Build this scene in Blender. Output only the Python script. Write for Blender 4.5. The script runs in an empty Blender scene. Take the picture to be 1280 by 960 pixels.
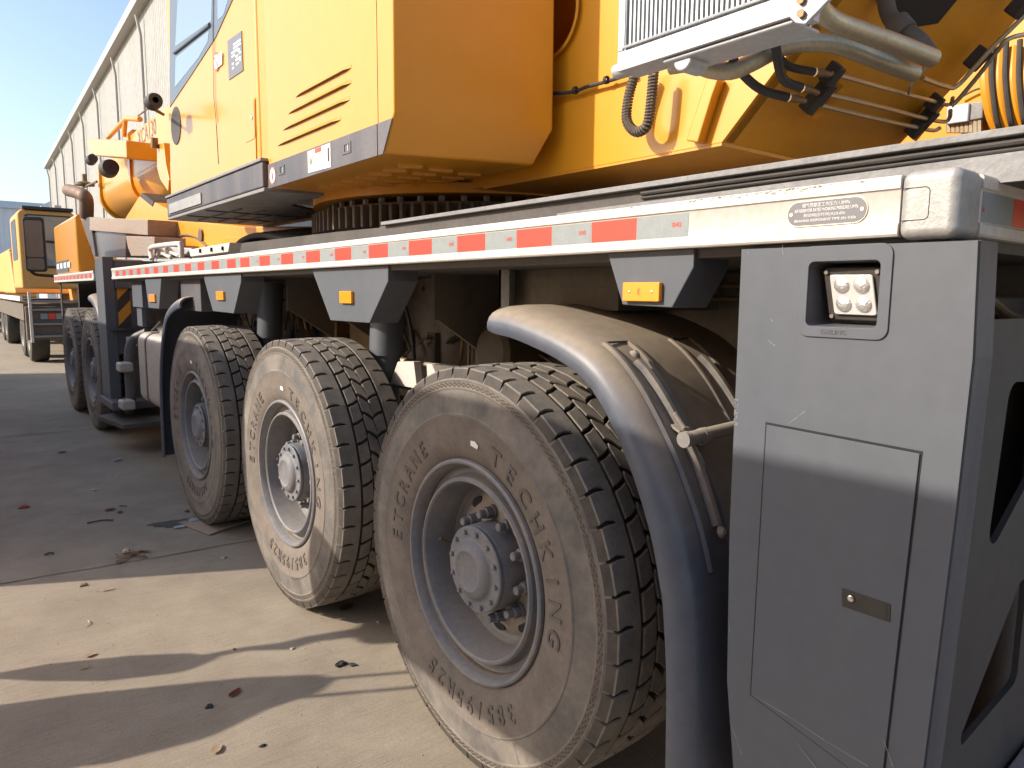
import bpy, bmesh, math, random
from mathutils import Vector as V, Matrix, noise
random.seed(7)
R = math.radians
scene = bpy.context.scene
col = scene.collection

# ------------------------------------------------------------------ camera
CP = V((-1.2928, 0.0, 1.5984)); YAW, PIT, ROL, FOC = 0.670132, -0.125274, 0.008198, 897.705
fw = V((math.sin(YAW)*math.cos(PIT), math.cos(YAW)*math.cos(PIT), math.sin(PIT)))
r0 = V((math.cos(YAW), -math.sin(YAW), 0)); u0 = r0.cross(fw)
rt = math.cos(ROL)*r0 + math.sin(ROL)*u0; up = -math.sin(ROL)*r0 + math.cos(ROL)*u0
cam = bpy.data.cameras.new('camera'); co = bpy.data.objects.new('camera', cam); col.objects.link(co)
M = Matrix((rt, up, -fw)).transposed().to_4x4(); M.translation = CP
co.matrix_world = M
cam.sensor_width = 36; cam.lens = 36*FOC/1280; cam.clip_end = 2000; cam.clip_start = .02
scene.camera = co

def ray(px, py): return (px-640)/FOC*rt - (py-480)/FOC*up + fw
def P(px, py, **k):
    """world point where a sight line meets the plane x=, y= or z="""
    (ax, v), = k.items(); i = 'xyz'.index(ax); d = ray(px, py)
    return CP + d*((v-CP[i])/d[i])
def Pn(px, py, pt, n):
    d = ray(px, py); return CP + d*((V(pt)-CP).dot(n)/d.dot(n))
def Pc(px, py, cy, cz, r):
    """sight line on a cylinder about an axle (axis x)"""
    d = ray(px, py); oy, oz = CP.y-cy, CP.z-cz
    a = d.y**2+d.z**2; b = 2*(d.y*oy+d.z*oz); c = oy*oy+oz*oz-r*r
    D = max(b*b-4*a*c, 0); return CP + d*((-b-math.sqrt(D))/2/a)

# ------------------------------------------------------------------ materials
def nd(nt, t, **k):
    n = nt.nodes.new(t)
    for a, b in k.items(): setattr(n, a, b)
    return n
def mat(name, base, rough=.5, metal=0., dust=None, damt=.4, dscale=3., streak=False, bump=.0, bscale=60., coat=0., up=0., spec=.5, emit=None, dcon=.25, grit=0., ovl=.25):
    m = bpy.data.materials.new(name); m.use_nodes = True; nt = m.node_tree; L = nt.links
    b = nt.nodes['Principled BSDF']; b.inputs['Base Color'].default_value = (*base, 1)
    b.inputs['Roughness'].default_value = rough; b.inputs['Metallic'].default_value = metal
    b.inputs['Coat Weight'].default_value = coat; b.inputs['Coat Roughness'].default_value = .15
    b.inputs['Specular IOR Level'].default_value = spec
    tc = nd(nt, 'ShaderNodeTexCoord'); geo = nd(nt, 'ShaderNodeNewGeometry')
    if dust:
        n = nd(nt, 'ShaderNodeTexNoise'); n.inputs['Scale'].default_value = dscale; n.inputs['Detail'].default_value = 8; n.inputs['Roughness'].default_value = .62
        if streak:
            mp = nd(nt, 'ShaderNodeMapping'); mp.inputs['Scale'].default_value = (1, 1, .12) ; L.new(geo.outputs['Position'], mp.inputs[0]); L.new(mp.outputs[0], n.inputs['Vector'])
        else: L.new(geo.outputs['Position'], n.inputs['Vector'])
        mr = nd(nt, 'ShaderNodeMapRange'); L.new(n.outputs['Fac'], mr.inputs['Value'])
        mr.inputs['From Min'].default_value = .5-dcon; mr.inputs['From Max'].default_value = .5+dcon
        mr.inputs['To Min'].default_value = max(0, damt-.35); mr.inputs['To Max'].default_value = max(0, min(1, damt+.35))
        f = mr.outputs[0]
        if up:
            sx = nd(nt, 'ShaderNodeSeparateXYZ'); L.new(geo.outputs['Normal'], sx.inputs[0]); mz = nd(nt, 'ShaderNodeMapRange'); L.new(sx.outputs['Z'], mz.inputs[0]); mz.inputs['From Min'].default_value = .25; mz.inputs['From Max'].default_value = .70
            m2 = nd(nt, 'ShaderNodeMath', operation='MULTIPLY_ADD', use_clamp=True); L.new(mz.outputs[0], m2.inputs[0]); m2.inputs[1].default_value = up; L.new(f, m2.inputs[2]); f = m2.outputs[0]
        mx = nd(nt, 'ShaderNodeMix', data_type='RGBA'); L.new(f, mx.inputs[0]); mx.inputs[6].default_value = (*base, 1); mx.inputs[7].default_value = (*dust, 1)
        out = mx.outputs[2]
        n2 = nd(nt, 'ShaderNodeTexNoise'); n2.inputs['Scale'].default_value = dscale*9; n2.inputs['Detail'].default_value = 4; L.new(geo.outputs['Position'], n2.inputs['Vector'])
        mx2 = nd(nt, 'ShaderNodeMix', data_type='RGBA', blend_type='OVERLAY'); mx2.inputs[0].default_value = ovl
        L.new(out, mx2.inputs[6]); L.new(n2.outputs['Fac'], mx2.inputs[7]); L.new(mx2.outputs[2], b.inputs['Base Color'])
        mr2 = nd(nt, 'ShaderNodeMapRange'); L.new(f, mr2.inputs[0]); mr2.inputs['To Min'].default_value = rough; mr2.inputs['To Max'].default_value = min(.95, rough+.35); L.new(mr2.outputs[0], b.inputs['Roughness'])
    if bump:
        n = nd(nt, 'ShaderNodeTexNoise'); n.inputs['Scale'].default_value = bscale; n.inputs['Detail'].default_value = 5; L.new(geo.outputs['Position'], n.inputs['Vector'])
        bp = nd(nt, 'ShaderNodeBump'); bp.inputs['Strength'].default_value = bump; bp.inputs['Distance'].default_value = .01; L.new(n.outputs['Fac'], bp.inputs['Height']); L.new(bp.outputs[0], b.inputs['Normal'])
    if emit: b.inputs['Emission Color'].default_value = (*emit, 1); b.inputs['Emission Strength'].default_value = 1
    return m
TAN = (.33, .265, .195)
M_yel = mat('yellow_paint', (.70, .292, .006), .30, coat=.5, dust=(.64, .31, .04), damt=0., dscale=1.3, dcon=.45, ovl=.06)
M_yel2 = mat('yellow_paint_dusty', (.68, .28, .008), .38, coat=.3, dust=(.55, .27, .05), damt=.1, dscale=3, ovl=.12)
M_yelf = mat('yellow_far', (.70, .32, .06), .5, dust=(.5, .35, .15), damt=.25)
M_grey = mat('grey_panel_paint', (.072, .084, .106), .46, dust=(.135, .137, .143), damt=.2, dscale=2.6, dcon=.45, ovl=.12, streak=True, bump=.03, bscale=300, spec=.5)
M_blue = mat('dark_bluegrey_plastic', (.058, .074, .108), .34, dust=(.27, .22, .165), damt=-.2, dscale=3.2, up=.95, bump=.05, bscale=200)
M_skirt = mat('skirt_paint', (.055, .062, .08), .42, dust=(.22, .19, .175), damt=.25, dscale=6, streak=True)
M_alu = mat('aluminium_rail', (.62, .59, .55), .48, metal=.12, dust=(.52, .48, .42), damt=.25, dscale=5, bump=.02)
M_cast = mat('cast_aluminium', (.34, .34, .335), .42, metal=.35, dust=(.45, .43, .40), damt=.25, dscale=8, bump=.10, bscale=160)
M_silver = mat('silver_paint', (.44, .47, .50), .38, metal=.35, dust=(.48, .45, .41), damt=.2, dscale=5)
M_zinc = mat('zinc_plated_pipe', (.50, .44, .30), .34, metal=.75, dust=(.40, .33, .22), damt=.35, dscale=12)
M_deck = mat('deck_steel', (.055, .05, .048), .6, dust=(.15, .13, .115), damt=.3, dscale=5, up=.5, bump=.15, bscale=90)
M_deckl = mat('deck_edge_worn', (.27, .27, .27), .5, dust=(.16, .15, .14), damt=.4, dscale=9, bump=.2, bscale=80)
M_black = mat('black_rubber', (.022, .021, .021), .55, dust=(.09, .075, .06), damt=.2, dscale=10)
M_under = mat('underbody', (.075, .062, .052), .7, dust=(.19, .15, .11), damt=.4, dscale=4)
M_frame = mat('chassis_frame', (.13, .11, .095), .6, dust=(.26, .21, .16), damt=.45, dscale=3, streak=True)
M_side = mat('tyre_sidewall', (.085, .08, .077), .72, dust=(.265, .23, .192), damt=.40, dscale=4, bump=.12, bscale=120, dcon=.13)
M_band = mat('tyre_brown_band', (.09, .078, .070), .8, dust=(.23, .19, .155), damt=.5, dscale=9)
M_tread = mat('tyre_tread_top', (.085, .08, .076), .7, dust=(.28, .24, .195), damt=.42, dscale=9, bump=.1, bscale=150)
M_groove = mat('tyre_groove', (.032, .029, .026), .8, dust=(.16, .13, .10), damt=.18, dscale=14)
M_text = mat('moulded_rubber', (.07, .063, .058), .6, dust=(.19, .16, .132), damt=.32, dscale=12)
M_rim = mat('rim_paint', (.115, .13, .16), .38, dust=(.30, .255, .21), damt=.28, dscale=5, up=.2, bump=.04)
M_disc = mat('rim_disc_dust', (.17, .155, .14), .6, dust=(.33, .28, .23), damt=.6, dscale=6)
M_disc2 = mat('dusty_grey_steel', (.13, .135, .15), .42, dust=(.34, .29, .23), damt=.12, dscale=6, up=.8)
M_hub = mat('hub_paint', (.105, .12, .15), .52, dust=(.30, .26, .22), damt=.25, dscale=8, bump=.05)
M_amber = mat('amber_lens', (.86, .30, .015), .22, coat=.5)
M_red = mat('reflective_red', (.72, .07, .045), .4)
M_white = mat('reflective_white', (.235, .262, .265), .35, dust=(.30, .325, .325), damt=.4, dscale=30)
M_label = mat('white_label', (.78, .76, .72), .5)
M_ink = mat('black_ink', (.03, .03, .035), .5)
M_inkl = mat('light_ink', (.75, .75, .73), .5)
M_plate = mat('engraved_plate', (.17, .17, .185), .42, metal=.4)
M_redink = mat('red_ink', (.70, .09, .05), .5)
M_gap = mat('seam_shadow_gap', (.015, .015, .017), .8)  # near-black for seams, also for patches standing in for shaded openings
M_chrome = mat('bright_metal', (.75, .74, .70), .22, metal=1.)
M_brass = mat('brass_tube', (.26, .17, .08), .45, metal=.5, dust=(.16, .11, .07), damt=.4, dscale=9)
M_chk = mat('chequer_plate', (.30, .25, .21), .45, metal=.45, bump=.6, bscale=45, dust=(.36, .26, .20), damt=.4, dscale=20)
M_stain = mat('stainless', (.50, .47, .46), .28, metal=.85)
M_tank = mat('tank_aluminium', (.50, .47, .44), .5, metal=.4, dust=(.38, .33, .28), damt=.4, dscale=3)
M_frameB = mat('window_frame_blue', (.10, .13, .17), .4)
M_rust = mat('exhaust_steel', (.22, .15, .11), .5, metal=.6, dust=(.12, .08, .06), damt=.4, dscale=10)

def glassy(name, tint, rough=.05, mixf=.45):
    m = bpy.data.materials.new(name); m.use_nodes = True; nt = m.node_tree; L = nt.links
    b = nt.nodes['Principled BSDF']; b.inputs['Base Color'].default_value = (*tint, 1); b.inputs['Roughness'].default_value = rough
    b.inputs['Coat Weight'].default_value = 1; b.inputs['Specular IOR Level'].default_value = .8; b.inputs['Metallic'].default_value = mixf
    return m
M_glass = glassy('cab_window_glass', (.26, .33, .38))
M_wind = glassy('windshield_glass', (.22, .28, .26), .06, .0)
M_lensg = mat('lamp_lens', (.74, .72, .70), .22, metal=.35, bump=.3, bscale=500, coat=1.)
M_dome = mat('lamp_reflector', (.80, .79, .77), .18, metal=.7, bump=.35, bscale=260, coat=1.)
M_rplate = mat('rear_plate_black', (.035, .036, .04), .45, dust=(.10, .08, .065), damt=.3, dscale=3)

def brick_tape():
    return M_white

# ------------------------------------------------------------------ mesh builder
WL = {}
def tag(o, label=None, cat=None, group=None, kind=None):
    for k, v in (('label', label), ('category', cat), ('group', group), ('kind', kind)):
        if v: o[k] = v
    return o
def empty(name, loc, parent=None, rz=0):
    o = bpy.data.objects.new(name, None); col.objects.link(o); o.empty_display_size = .1
    loc = V(loc); WL[o.name] = loc
    if parent: o.parent = parent; o.location = loc - WL[parent.name]
    else: o.location = loc
    o.rotation_euler.z = rz
    return o
class MB:
    def __init__(s): s.bm = bmesh.new(); s.mi = 0
    def f(s, vs):
        try:
            fa = s.bm.faces.new(vs); fa.material_index = s.mi; return fa
        except ValueError: return None
    def box(s, x0, x1, y0, y1, z0, z1):
        v = [s.bm.verts.new((x, y, z)) for x in (x0, x1) for y in (y0, y1) for z in (z0, z1)]
        for q in ((0, 1, 3, 2), (4, 6, 7, 5), (0, 4, 5, 1), (2, 3, 7, 6), (0, 2, 6, 4), (1, 5, 7, 3)): s.f([v[i] for i in q])
        return s
    def obox(s, c, ax, ay, az):
        c, ax, ay, az = V(c), V(ax), V(ay), V(az)
        v = [s.bm.verts.new(c+a*ax+b*ay+d*az) for a in (-1, 1) for b in (-1, 1) for d in (-1, 1)]
        for q in ((0, 1, 3, 2), (4, 6, 7, 5), (0, 4, 5, 1), (2, 3, 7, 6), (0, 2, 6, 4), (1, 5, 7, 3)): s.f([v[i] for i in q])
        return s
    def prism(s, pts, vec):
        vec = V(vec); a = [s.bm.verts.new(V(p)) for p in pts]; b = [s.bm.verts.new(V(p)+vec) for p in pts]
        s.f(a); s.f(b[::-1]); n = len(a)
        for i in range(n): s.f([a[i], b[i], b[(i+1) % n], a[(i+1) % n]])
        return s
    def holed(s, outer, holes, vec):
        """flat plate with real openings, extruded by vec"""
        vec = V(vec); loops = [[s.bm.verts.new(V(p)) for p in lp] for lp in [outer]+holes]; es = []
        for lp in loops:
            for i in range(len(lp)): es.append(s.bm.edges.new((lp[i], lp[(i+1) % len(lp)])))
        fs = [g for g in bmesh.ops.triangle_fill(s.bm, edges=es, use_beauty=True)['geom'] if isinstance(g, bmesh.types.BMFace)]
        mp = {}
        for lp in loops:
            for v in lp: mp[v] = s.bm.verts.new(v.co+vec)
        for fa in fs:
            fa.material_index = s.mi; s.f([mp[v] for v in fa.verts])
        for lp in loops:
            for i in range(len(lp)):
                a, b = lp[i], lp[(i+1) % len(lp)]; s.f([a, b, mp[b], mp[a]])
        return s
    def tube(s, path, r, n=10, cap=True):
        path = [V(p) for p in path]; rings = []; rr = r if isinstance(r, (list, tuple)) else [r]*len(path)
        t0 = (path[1]-path[0]).normalized(); nx = t0.orthogonal().normalized()
        for i, p in enumerate(path):
            t = ((path[min(i+1, len(path)-1)]-path[max(i-1, 0)])).normalized()
            nx = (nx-t*nx.dot(t)).normalized(); ny = t.cross(nx)
            rings.append([s.bm.verts.new(p+rr[i]*(math.cos(a)*nx+math.sin(a)*ny)) for a in [2*math.pi*k/n for k in range(n)]])
        for a, b in zip(rings, rings[1:]):
            for k in range(n): s.f([a[k], a[(k+1) % n], b[(k+1) % n], b[k]])
        if cap: s.f(rings[0][::-1]); s.f(rings[-1])
        return s
    def lathe(s, prof, c=(0, 0, 0), n=64, ax='x', a0=0., a1=2*math.pi, mats=None):
        c = V(c); full = abs(a1-a0-2*math.pi) < 1e-6; m = n if full else n+1; rings = []
        for (h, r) in prof:
            ring = []
            for k in range(m):
                a = a0+(a1-a0)*k/n; p = {'x': V((h, r*math.cos(a), r*math.sin(a))), 'y': V((r*math.cos(a), h, r*math.sin(a))), 'z': V((r*math.cos(a), r*math.sin(a), h))}[ax]
                ring.append(s.bm.verts.new(c+p))
            rings.append(ring)
        for i, (a, b) in enumerate(zip(rings, rings[1:])):
            if mats: s.mi = mats[i]
            for k in range(n if full else n): s.f([a[k], a[(k+1) % m], b[(k+1) % m], b[k]])
        return s
    def build(s, name, m, parent=None, origin=None, bevel=0, label=None, ang=35, seg=2, loc=None):
        if origin is None:
            xs = [v.co for v in s.bm.verts]; origin = V([(min(c[i] for c in xs)+max(c[i] for c in xs))/2 for i in range(3)])
            if parent is None: origin.z = min(c.z for c in xs)
        origin = V(origin)
        bmesh.ops.translate(s.bm, verts=s.bm.verts, vec=-origin)
        bmesh.ops.recalc_face_normals(s.bm, faces=s.bm.faces)
        me = bpy.data.meshes.new(name); s.bm.to_mesh(me); s.bm.free()
        for x in (m if isinstance(m, (list, tuple)) else [m]): me.materials.append(x)
        me.shade_smooth() if hasattr(me, 'shade_smooth') else None
        try: me.set_sharp_from_angle(angle=R(ang))
        except Exception: pass
        o = bpy.data.objects.new(name, me); col.objects.link(o)
        wl = V(loc) if loc is not None else origin; WL[o.name] = wl
        if parent: o.parent = parent; o.location = wl - WL[parent.name]
        else: o.location = wl
        if bevel:
            b = o.modifiers.new('bevel', 'BEVEL'); b.width = bevel; b.segments = seg; b.limit_method = 'ANGLE'; b.angle_limit = R(35); b.harden_normals = True
        if label: o['label'] = label
        return o
def smooth(pts, n=6):
    """Catmull-Rom through points"""
    pts = [V(p) for p in pts]; q = [pts[0]*2-pts[1]]+pts+[pts[-1]*2-pts[-2]]; out = []
    for i in range(1, len(q)-2):
        a, b, c, d = q[i-1:i+3]
        for k in range(n):
            t = k/n; out.append(.5*((2*b)+(c-a)*t+(2*a-5*b+4*c-d)*t*t+(3*b-a-3*c+d)*t**3))
    out.append(pts[-1]); return out
def pxs(lst, **k): return [P(a, b, **k) for a, b in lst]
def rrect(cy, cz, hy, hz, r, x, n=5):
    o = []
    for sy, sz, a in ((1, 1, 0), (-1, 1, 90), (-1, -1, 180), (1, -1, 270)):
        for k in range(n+1):
            t = R(a+90*k/n); o.append(V((x, cy+sy*(hy-r)+r*math.cos(t), cz+sz*(hz-r)+r*math.sin(t))))
    return o

def text_geo(s, size=1., bold=0.):
    c = bpy.data.curves.new('t', 'FONT'); c.body = s; c.size = size; c.resolution_u = 3; c.offset = bold
    o = bpy.data.objects.new('t', c); col.objects.link(o)
    dg = bpy.context.evaluated_depsgraph_get(); e = o.evaluated_get(dg); me = e.to_mesh()
    vs = [v.co.copy() for v in me.vertices]; fs = [list(p.vertices) for p in me.polygons]
    e.to_mesh_clear(); bpy.data.objects.remove(o); bpy.data.curves.remove(c)
    return vs, fs
def add_text(mb, s, org, ux, uy, h, width=None, bold=0., depth=None, center=False):
    """flat lettering: origin, direction of writing, up direction, letter height"""
    vs, fs = text_geo(s, 1., bold); ux, uy, org = V(ux).normalized(), V(uy).normalized(), V(org)
    x0 = min(v.x for v in vs); x1 = max(v.x for v in vs); y0 = min(v.y for v in vs); y1 = max(v.y for v in vs)
    sy = h/(y1-y0) if len(s) > 1 or True else h; sx = sy if width is None else width/(x1-x0)
    n = ux.cross(uy)*.0006
    bv = [mb.bm.verts.new(org+n+ux*(v.x-x0)*sx+uy*(v.y-y0)*sy) for v in vs]
    for f in fs: mb.f([bv[i] for i in f])
    return mb

# ================================================================== WORLD, SUN
w = bpy.data.worlds.new('World'); scene.world = w; w.use_nodes = True
sky = w.node_tree.nodes.new('ShaderNodeTexSky'); sky.sky_type = 'NISHITA'; sky.sun_disc = False
AZ, EL = 26., 32.
travel = V((math.cos(R(EL))*math.cos(R(AZ)), -math.cos(R(EL))*math.sin(R(AZ)), -math.sin(R(EL))))
sd = -travel
sky.sun_elevation = R(EL); sky.sun_rotation = math.atan2(sd.x, sd.y)
sky.air_density = 1.0; sky.dust_density = 2.0; sky.ozone_density = 1.
w.node_tree.links.new(sky.outputs[0], w.node_tree.nodes['Background'].inputs[0])
w.node_tree.nodes['Background'].inputs[1].default_value = .15
sl = bpy.data.lights.new('sun', 'SUN'); sl.energy = 3.7; sl.angle = R(.53); sl.color = (1, .90, .77)
so = bpy.data.objects.new('sun', sl); col.objects.link(so); so.rotation_euler = travel.to_track_quat('-Z', 'Y').to_euler(); so.location = (-20, 8, 15)
vs_ = scene.view_settings; scene.display_settings.display_device = 'sRGB'; vs_.view_transform = 'Standard'; vs_.look = 'None'; vs_.exposure = .78; vs_.gamma = 1; vs_.use_curve_mapping = False
scene.cycles.max_bounces = 6; scene.cycles.diffuse_bounces = 4

# ================================================================== GROUND
def ground_mat():
    m = bpy.data.materials.new('concrete_yard'); m.use_nodes = True; nt = m.node_tree; L = nt.links; b = nt.nodes['Principled BSDF']
    geo = nd(nt, 'ShaderNodeNewGeometry'); b.inputs['Roughness'].default_value = .85
    def nz(sc, det, rg=.6, mp=None):
        n = nd(nt, 'ShaderNodeTexNoise'); n.inputs['Scale'].default_value = sc; n.inputs['Detail'].default_value = det; n.inputs['Roughness'].default_value = rg
        if mp:
            q = nd(nt, 'ShaderNodeMapping'); q.inputs['Scale'].default_value = mp[0]; q.inputs['Rotation'].default_value = (0, 0, mp[1]); L.new(geo.outputs['Position'], q.inputs[0]); L.new(q.outputs[0], n.inputs['Vector'])
        else: L.new(geo.outputs['Position'], n.inputs['Vector'])
        return n.outputs['Fac']
    def ramp(f, a, b_, c0, c1):
        r = nd(nt, 'ShaderNodeValToRGB'); r.color_ramp.elements[0].position = a; r.color_ramp.elements[1].position = b_
        r.color_ramp.elements[0].color = (*c0, 1); r.color_ramp.elements[1].color = (*c1, 1); L.new(f, r.inputs[0]); return r.outputs[0]
    def mix(bt, f, a, c):
        x = nd(nt, 'ShaderNodeMix', data_type='RGBA', blend_type=bt); x.inputs[0].default_value = f; L.new(a, x.inputs[6]); L.new(c, x.inputs[7]); return x.outputs[2]
    c = ramp(nz(.55, 9, .65), .3, .72, (.262, .222, .172), (.385, .33, .252))
    c = mix('MULTIPLY', .75, c, ramp(nz(3.1, 8, .7), .28, .6, (.72, .70, .68), (1, 1, 1)))
    c = mix('MULTIPLY', .8, c, ramp(nz(90, 5, .7), .25, .62, (.74, .73, .72), (1.03, 1.02, 1)))
    c = mix('MULTIPLY', .8, c, ramp(nz(1.6, 5, .6), .60, .78, (1, 1, 1), (.62, .60, .60)))
    brush = nz(16, 3, .5, ((.35, 9, 1), R(8)))
    c = mix('MULTIPLY', .8, c, ramp(brush, .35, .6, (.84, .83, .82), (1, 1, 1))); c = mix('MULTIPLY', .6, c, ramp(nz(22, 4, .8), .66, .74, (1, 1, 1), (.45, .42, .40)))
    L.new(c, b.inputs['Base Color'])
    bp = nd(nt, 'ShaderNodeBump'); bp.inputs['Strength'].default_value = .35; bp.inputs['Distance'].default_value = .006
    ad = nd(nt, 'ShaderNodeMath'); L.new(nz(130, 6, .7), ad.inputs[0]); L.new(brush, ad.inputs[1]); L.new(ad.outputs[0], bp.inputs['Height']); L.new(bp.outputs[0], b.inputs['Normal'])
    return m
M_ground = ground_mat()
mb = MB(); v = [mb.bm.verts.new(p) for p in ((-400, -300, 0), (400, -300, 0), (400, 700, 0), (-400, 700, 0))]; mb.f(v)
tag(mb.build('ground', M_ground), kind='structure')
# expansion joint crack
def crack(name, a, b, wd, m):
    mb = MB(); a, b = V(a), V(b); n = 70; d = (b-a).normalized(); s = V((-d.y, d.x, 0)); A = []; B = []
    for i in range(n+1):
        p = a.lerp(b, i/n) + s*(noise.noise(V((i*.35, 1.3, 0)))*.018 + noise.noise(V((i*1.7, 4, 0)))*.006); ww = wd*(.35+.9*abs(noise.noise(V((i*.8, 9, 0))))+.25)
        A.append(mb.bm.verts.new(p+s*ww+V((0, 0, .004)))); B.append(mb.bm.verts.new(p-s*ww+V((0, 0, .004))))
    for i in range(n): mb.f([A[i], A[i+1], B[i+1], B[i]])
    return tag(mb.build(name, m), kind='structure')
M_crack = mat('joint_dirt', (.085, .07, .055), .9, dust=(.16, .13, .10), damt=.4, dscale=20)
crack('ground_joint', (-3.2, 4.85, 0), (3.2, 4.28, 0), .006, M_crack)
crack('ground_joint', (-4, 9.7, 0), (3, 9.2, 0), .008, M_crack)

# ================================================================== MOBILE CRANE
CR = empty('mobile_crane', (1.45, 4.0, 0))
tag(CR, 'nearest yellow mobile crane with grey panels, dusty wheels and red and white tape', 'mobile crane')

# ---- wheels
NP_, RT, WT = 46, .683, .385
def tyre():
    mb = MB()
    prof = [(.10, .33), (.052, .345), (.036, .368), (.022, .385), (.009, .412), (.003, .445), (.001, .48), (.001, .515), (-.001, .520), (-.001, .526), (.002, .530), (.004, .56), (.007, .590), (.0085, .605),
            (.0065, .609), (.0065, .613), (.009, .616), (.011, .632), (.009, .637), (.014, .645), (.022, .660), (.05, .662), (.1925, .664)]
    mats = [2]*8+[0]*6+[2, 2, 2, 2, 0, 0, 1, 1]
    full = prof + [(WT-x, r) for x, r in prof[-2::-1]]; mm = mats+mats[::-1]
    mb.lathe(full, n=138, mats=mm)
    # checkered band dimples as small raised studs
    mb.mi = 1
    for j, rr in enumerate((.6175, .623, .6285)):
        for k in range(150):
            a = 2*math.pi*(k+.5*(j % 2))/150; da = .0085
            x = .0072
            pts = [V((x, rr_*math.cos(t), rr_*math.sin(t))) for rr_, t in ((rr-.0022, a-da), (rr+.0022, a-da), (rr+.0022, a+da), (rr-.0022, a+da))]
            mb.f([mb.bm.verts.new(p) for p in pts])
    pitch = 2*math.pi/NP_
    def block(poly, t0, base, mirror=False, chamf=.0035, outer=False):
        cx = sum(p[0] for p in poly)/len(poly); ct = sum(p[1] for p in poly)/len(poly); L = [[], [], []]
        for (x, t) in poly:
            dx = (x-cx); dt = (t-ct); l = math.hypot(dx, dt*pitch*RT) or 1
            for lv, (rr, ins) in enumerate(((base, -.0012), (RT-.004, 0), (RT, chamf))):
                k = 1-ins/l*1.15; xx = cx+dx*k; tt = ct+dt*k
                if outer and lv == 0 and x < .03: xx = .0125
                if outer and x > .078: tt = t
                if outer and .078 < x < .08: xx = x
                if outer and lv == 1 and x < .03: xx = x
                crown = .007*((xx-WT/2)/(WT/2))**2
                a = (t0+tt)*pitch; xm = WT-xx if mirror else xx; q = rr-(crown if lv else 0)
                L[lv].append(mb.bm.verts.new((xm, q*math.sin(a), q*math.cos(a))))
        n = len(poly)
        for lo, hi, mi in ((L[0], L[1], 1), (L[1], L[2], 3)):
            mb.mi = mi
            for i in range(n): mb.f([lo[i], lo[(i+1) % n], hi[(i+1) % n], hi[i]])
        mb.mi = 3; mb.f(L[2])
    sh = [(.020, .05), (.05, .12), (.074, .06), (.079, 0), (.104, 0), (.104, 1), (.079, 1), (.074, .99), (.05, 1.0), (.020, .94)]
    b1 = [(.115, .02), (.139, .08), (.166, .24), (.163, 1.08), (.139, .95), (.114, .88)]
    b2 = [(.172, .50), (.194, .38), (.218, .12), (.222, .20), (.214, .92), (.194, 1.16), (.176, 1.34), (.169, 1.20)]
    for k in range(NP_):
        block(sh, k, .642, outer=True); block(sh, k, .642, True, outer=True)
        block(b1, k, .655); block([(x, -t+1) for x, t in b1][::-1], k+.4, .655, True); block(b2, k+.1, .655)
    # moulded lettering, clockwise with tops outward
    def prx(r):
        for (x0, r0_), (x1, r1) in zip(prof, prof[1:]):
            if r0_ <= r <= r1: return x0+(x1-x0)*(r-r0_)/(r1-r0_)
        return 0
    mb.mi = 4
    def arc(s, phi0, phi1, rm, h):
        n = len(s)
        for i, ch in enumerate(s):
            vs, fs = text_geo(ch, 1., .015); x0 = min(v.x for v in vs); x1 = max(v.x for v in vs); y0 = min(v.y for v in vs); y1 = max(v.y for v in vs)
            ph = R(phi0+(phi1-phi0)*(i/(n-1))); wd = h*min(1.0, (x1-x0)/.72*.98); hh = h
            T = []; B = []
            for v in vs:
                a = ph+((v.x-(x0+x1)/2)/(x1-x0)*wd)/rm; r = rm+((v.y-(y0+y1)/2)/(y1-y0))*hh
                X = prx(r)
                T.append(mb.bm.verts.new((X-.0036, -r*math.sin(a), r*math.cos(a)))); B.append(mb.bm.verts.new((X+.002, -r*math.sin(a), r*math.cos(a))))
            ec = {}
            for f in fs:
                mb.f([T[i_] for i_ in f])
                for a_, b_ in zip(f, f[1:]+f[:1]): ec[frozenset((a_, b_))] = ec.get(frozenset((a_, b_)), []) + [(a_, b_)]
            for e in ec.values():
                if len(e) == 1: a_, b_ = e[0]; mb.f([T[a_], T[b_], B[b_], B[a_]])
    mb.mi = 2
    for ph, ra, rb in ((8, .535, .604), (47, .535, .604), (100, .535, .604), (-40, .535, .604), (9, .385, .515), (150, .535, .60), (-110, .535, .60), (62, .46, .51)):
        a = R(ph); da = .0016
        mb.f([mb.bm.verts.new((prx(r)-.0012, -r*math.sin(t), r*math.cos(t))) for r, t in ((ra, a-da), (rb, a-da+.02), (rb, a+da+.02), (ra, a+da))])
    mb.mi = 4
    arc('TECHKING', 22, 97, .448, .060)
    arc('ETCRANE', -89, -35, .448, .056)
    arc('385/95R25', 146, 206, .454, .058)
    mb.mi = 5
    mb.f([mb.bm.verts.new((-.0005, -r*math.sin(R(a)), r*math.cos(R(a)))) for r, a in ((.436, 5), (.452, 5), (.455, 8), (.446, 10.5), (.434, 10))])
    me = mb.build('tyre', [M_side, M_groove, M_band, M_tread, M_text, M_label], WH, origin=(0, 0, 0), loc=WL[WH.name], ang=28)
    return me
WH = empty('wheel', (0, 1.88, RT), CR)
tyre()
def at(mb, name, m, **k): return mb.build(name, m, WH, origin=(0, 0, 0), loc=WL[WH.name], **k)
mb = MB()
mb.lathe([(.045, .366), (.026, .376), (.015, .374), (.011, .368), (.012, .361), (.020, .356), (.040, .352), (.060, .346), (.068, .334), (.068, .322), (.060, .316), (.036, .312), (.028, .306), (.027, .299), (.033, .294), (.048, .291), (.10, .284), (.15, .278), (.165, .268), (.172, .25)], n=96)
at(mb, 'rim', M_rim, ang=25)
mb = MB()
mb.lathe([(.176, .265), (.168, .25), (.156, .235), (.146, .21), (.140, .10)], n=64)
at(mb, 'wheel_disc', M_disc)
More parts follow.
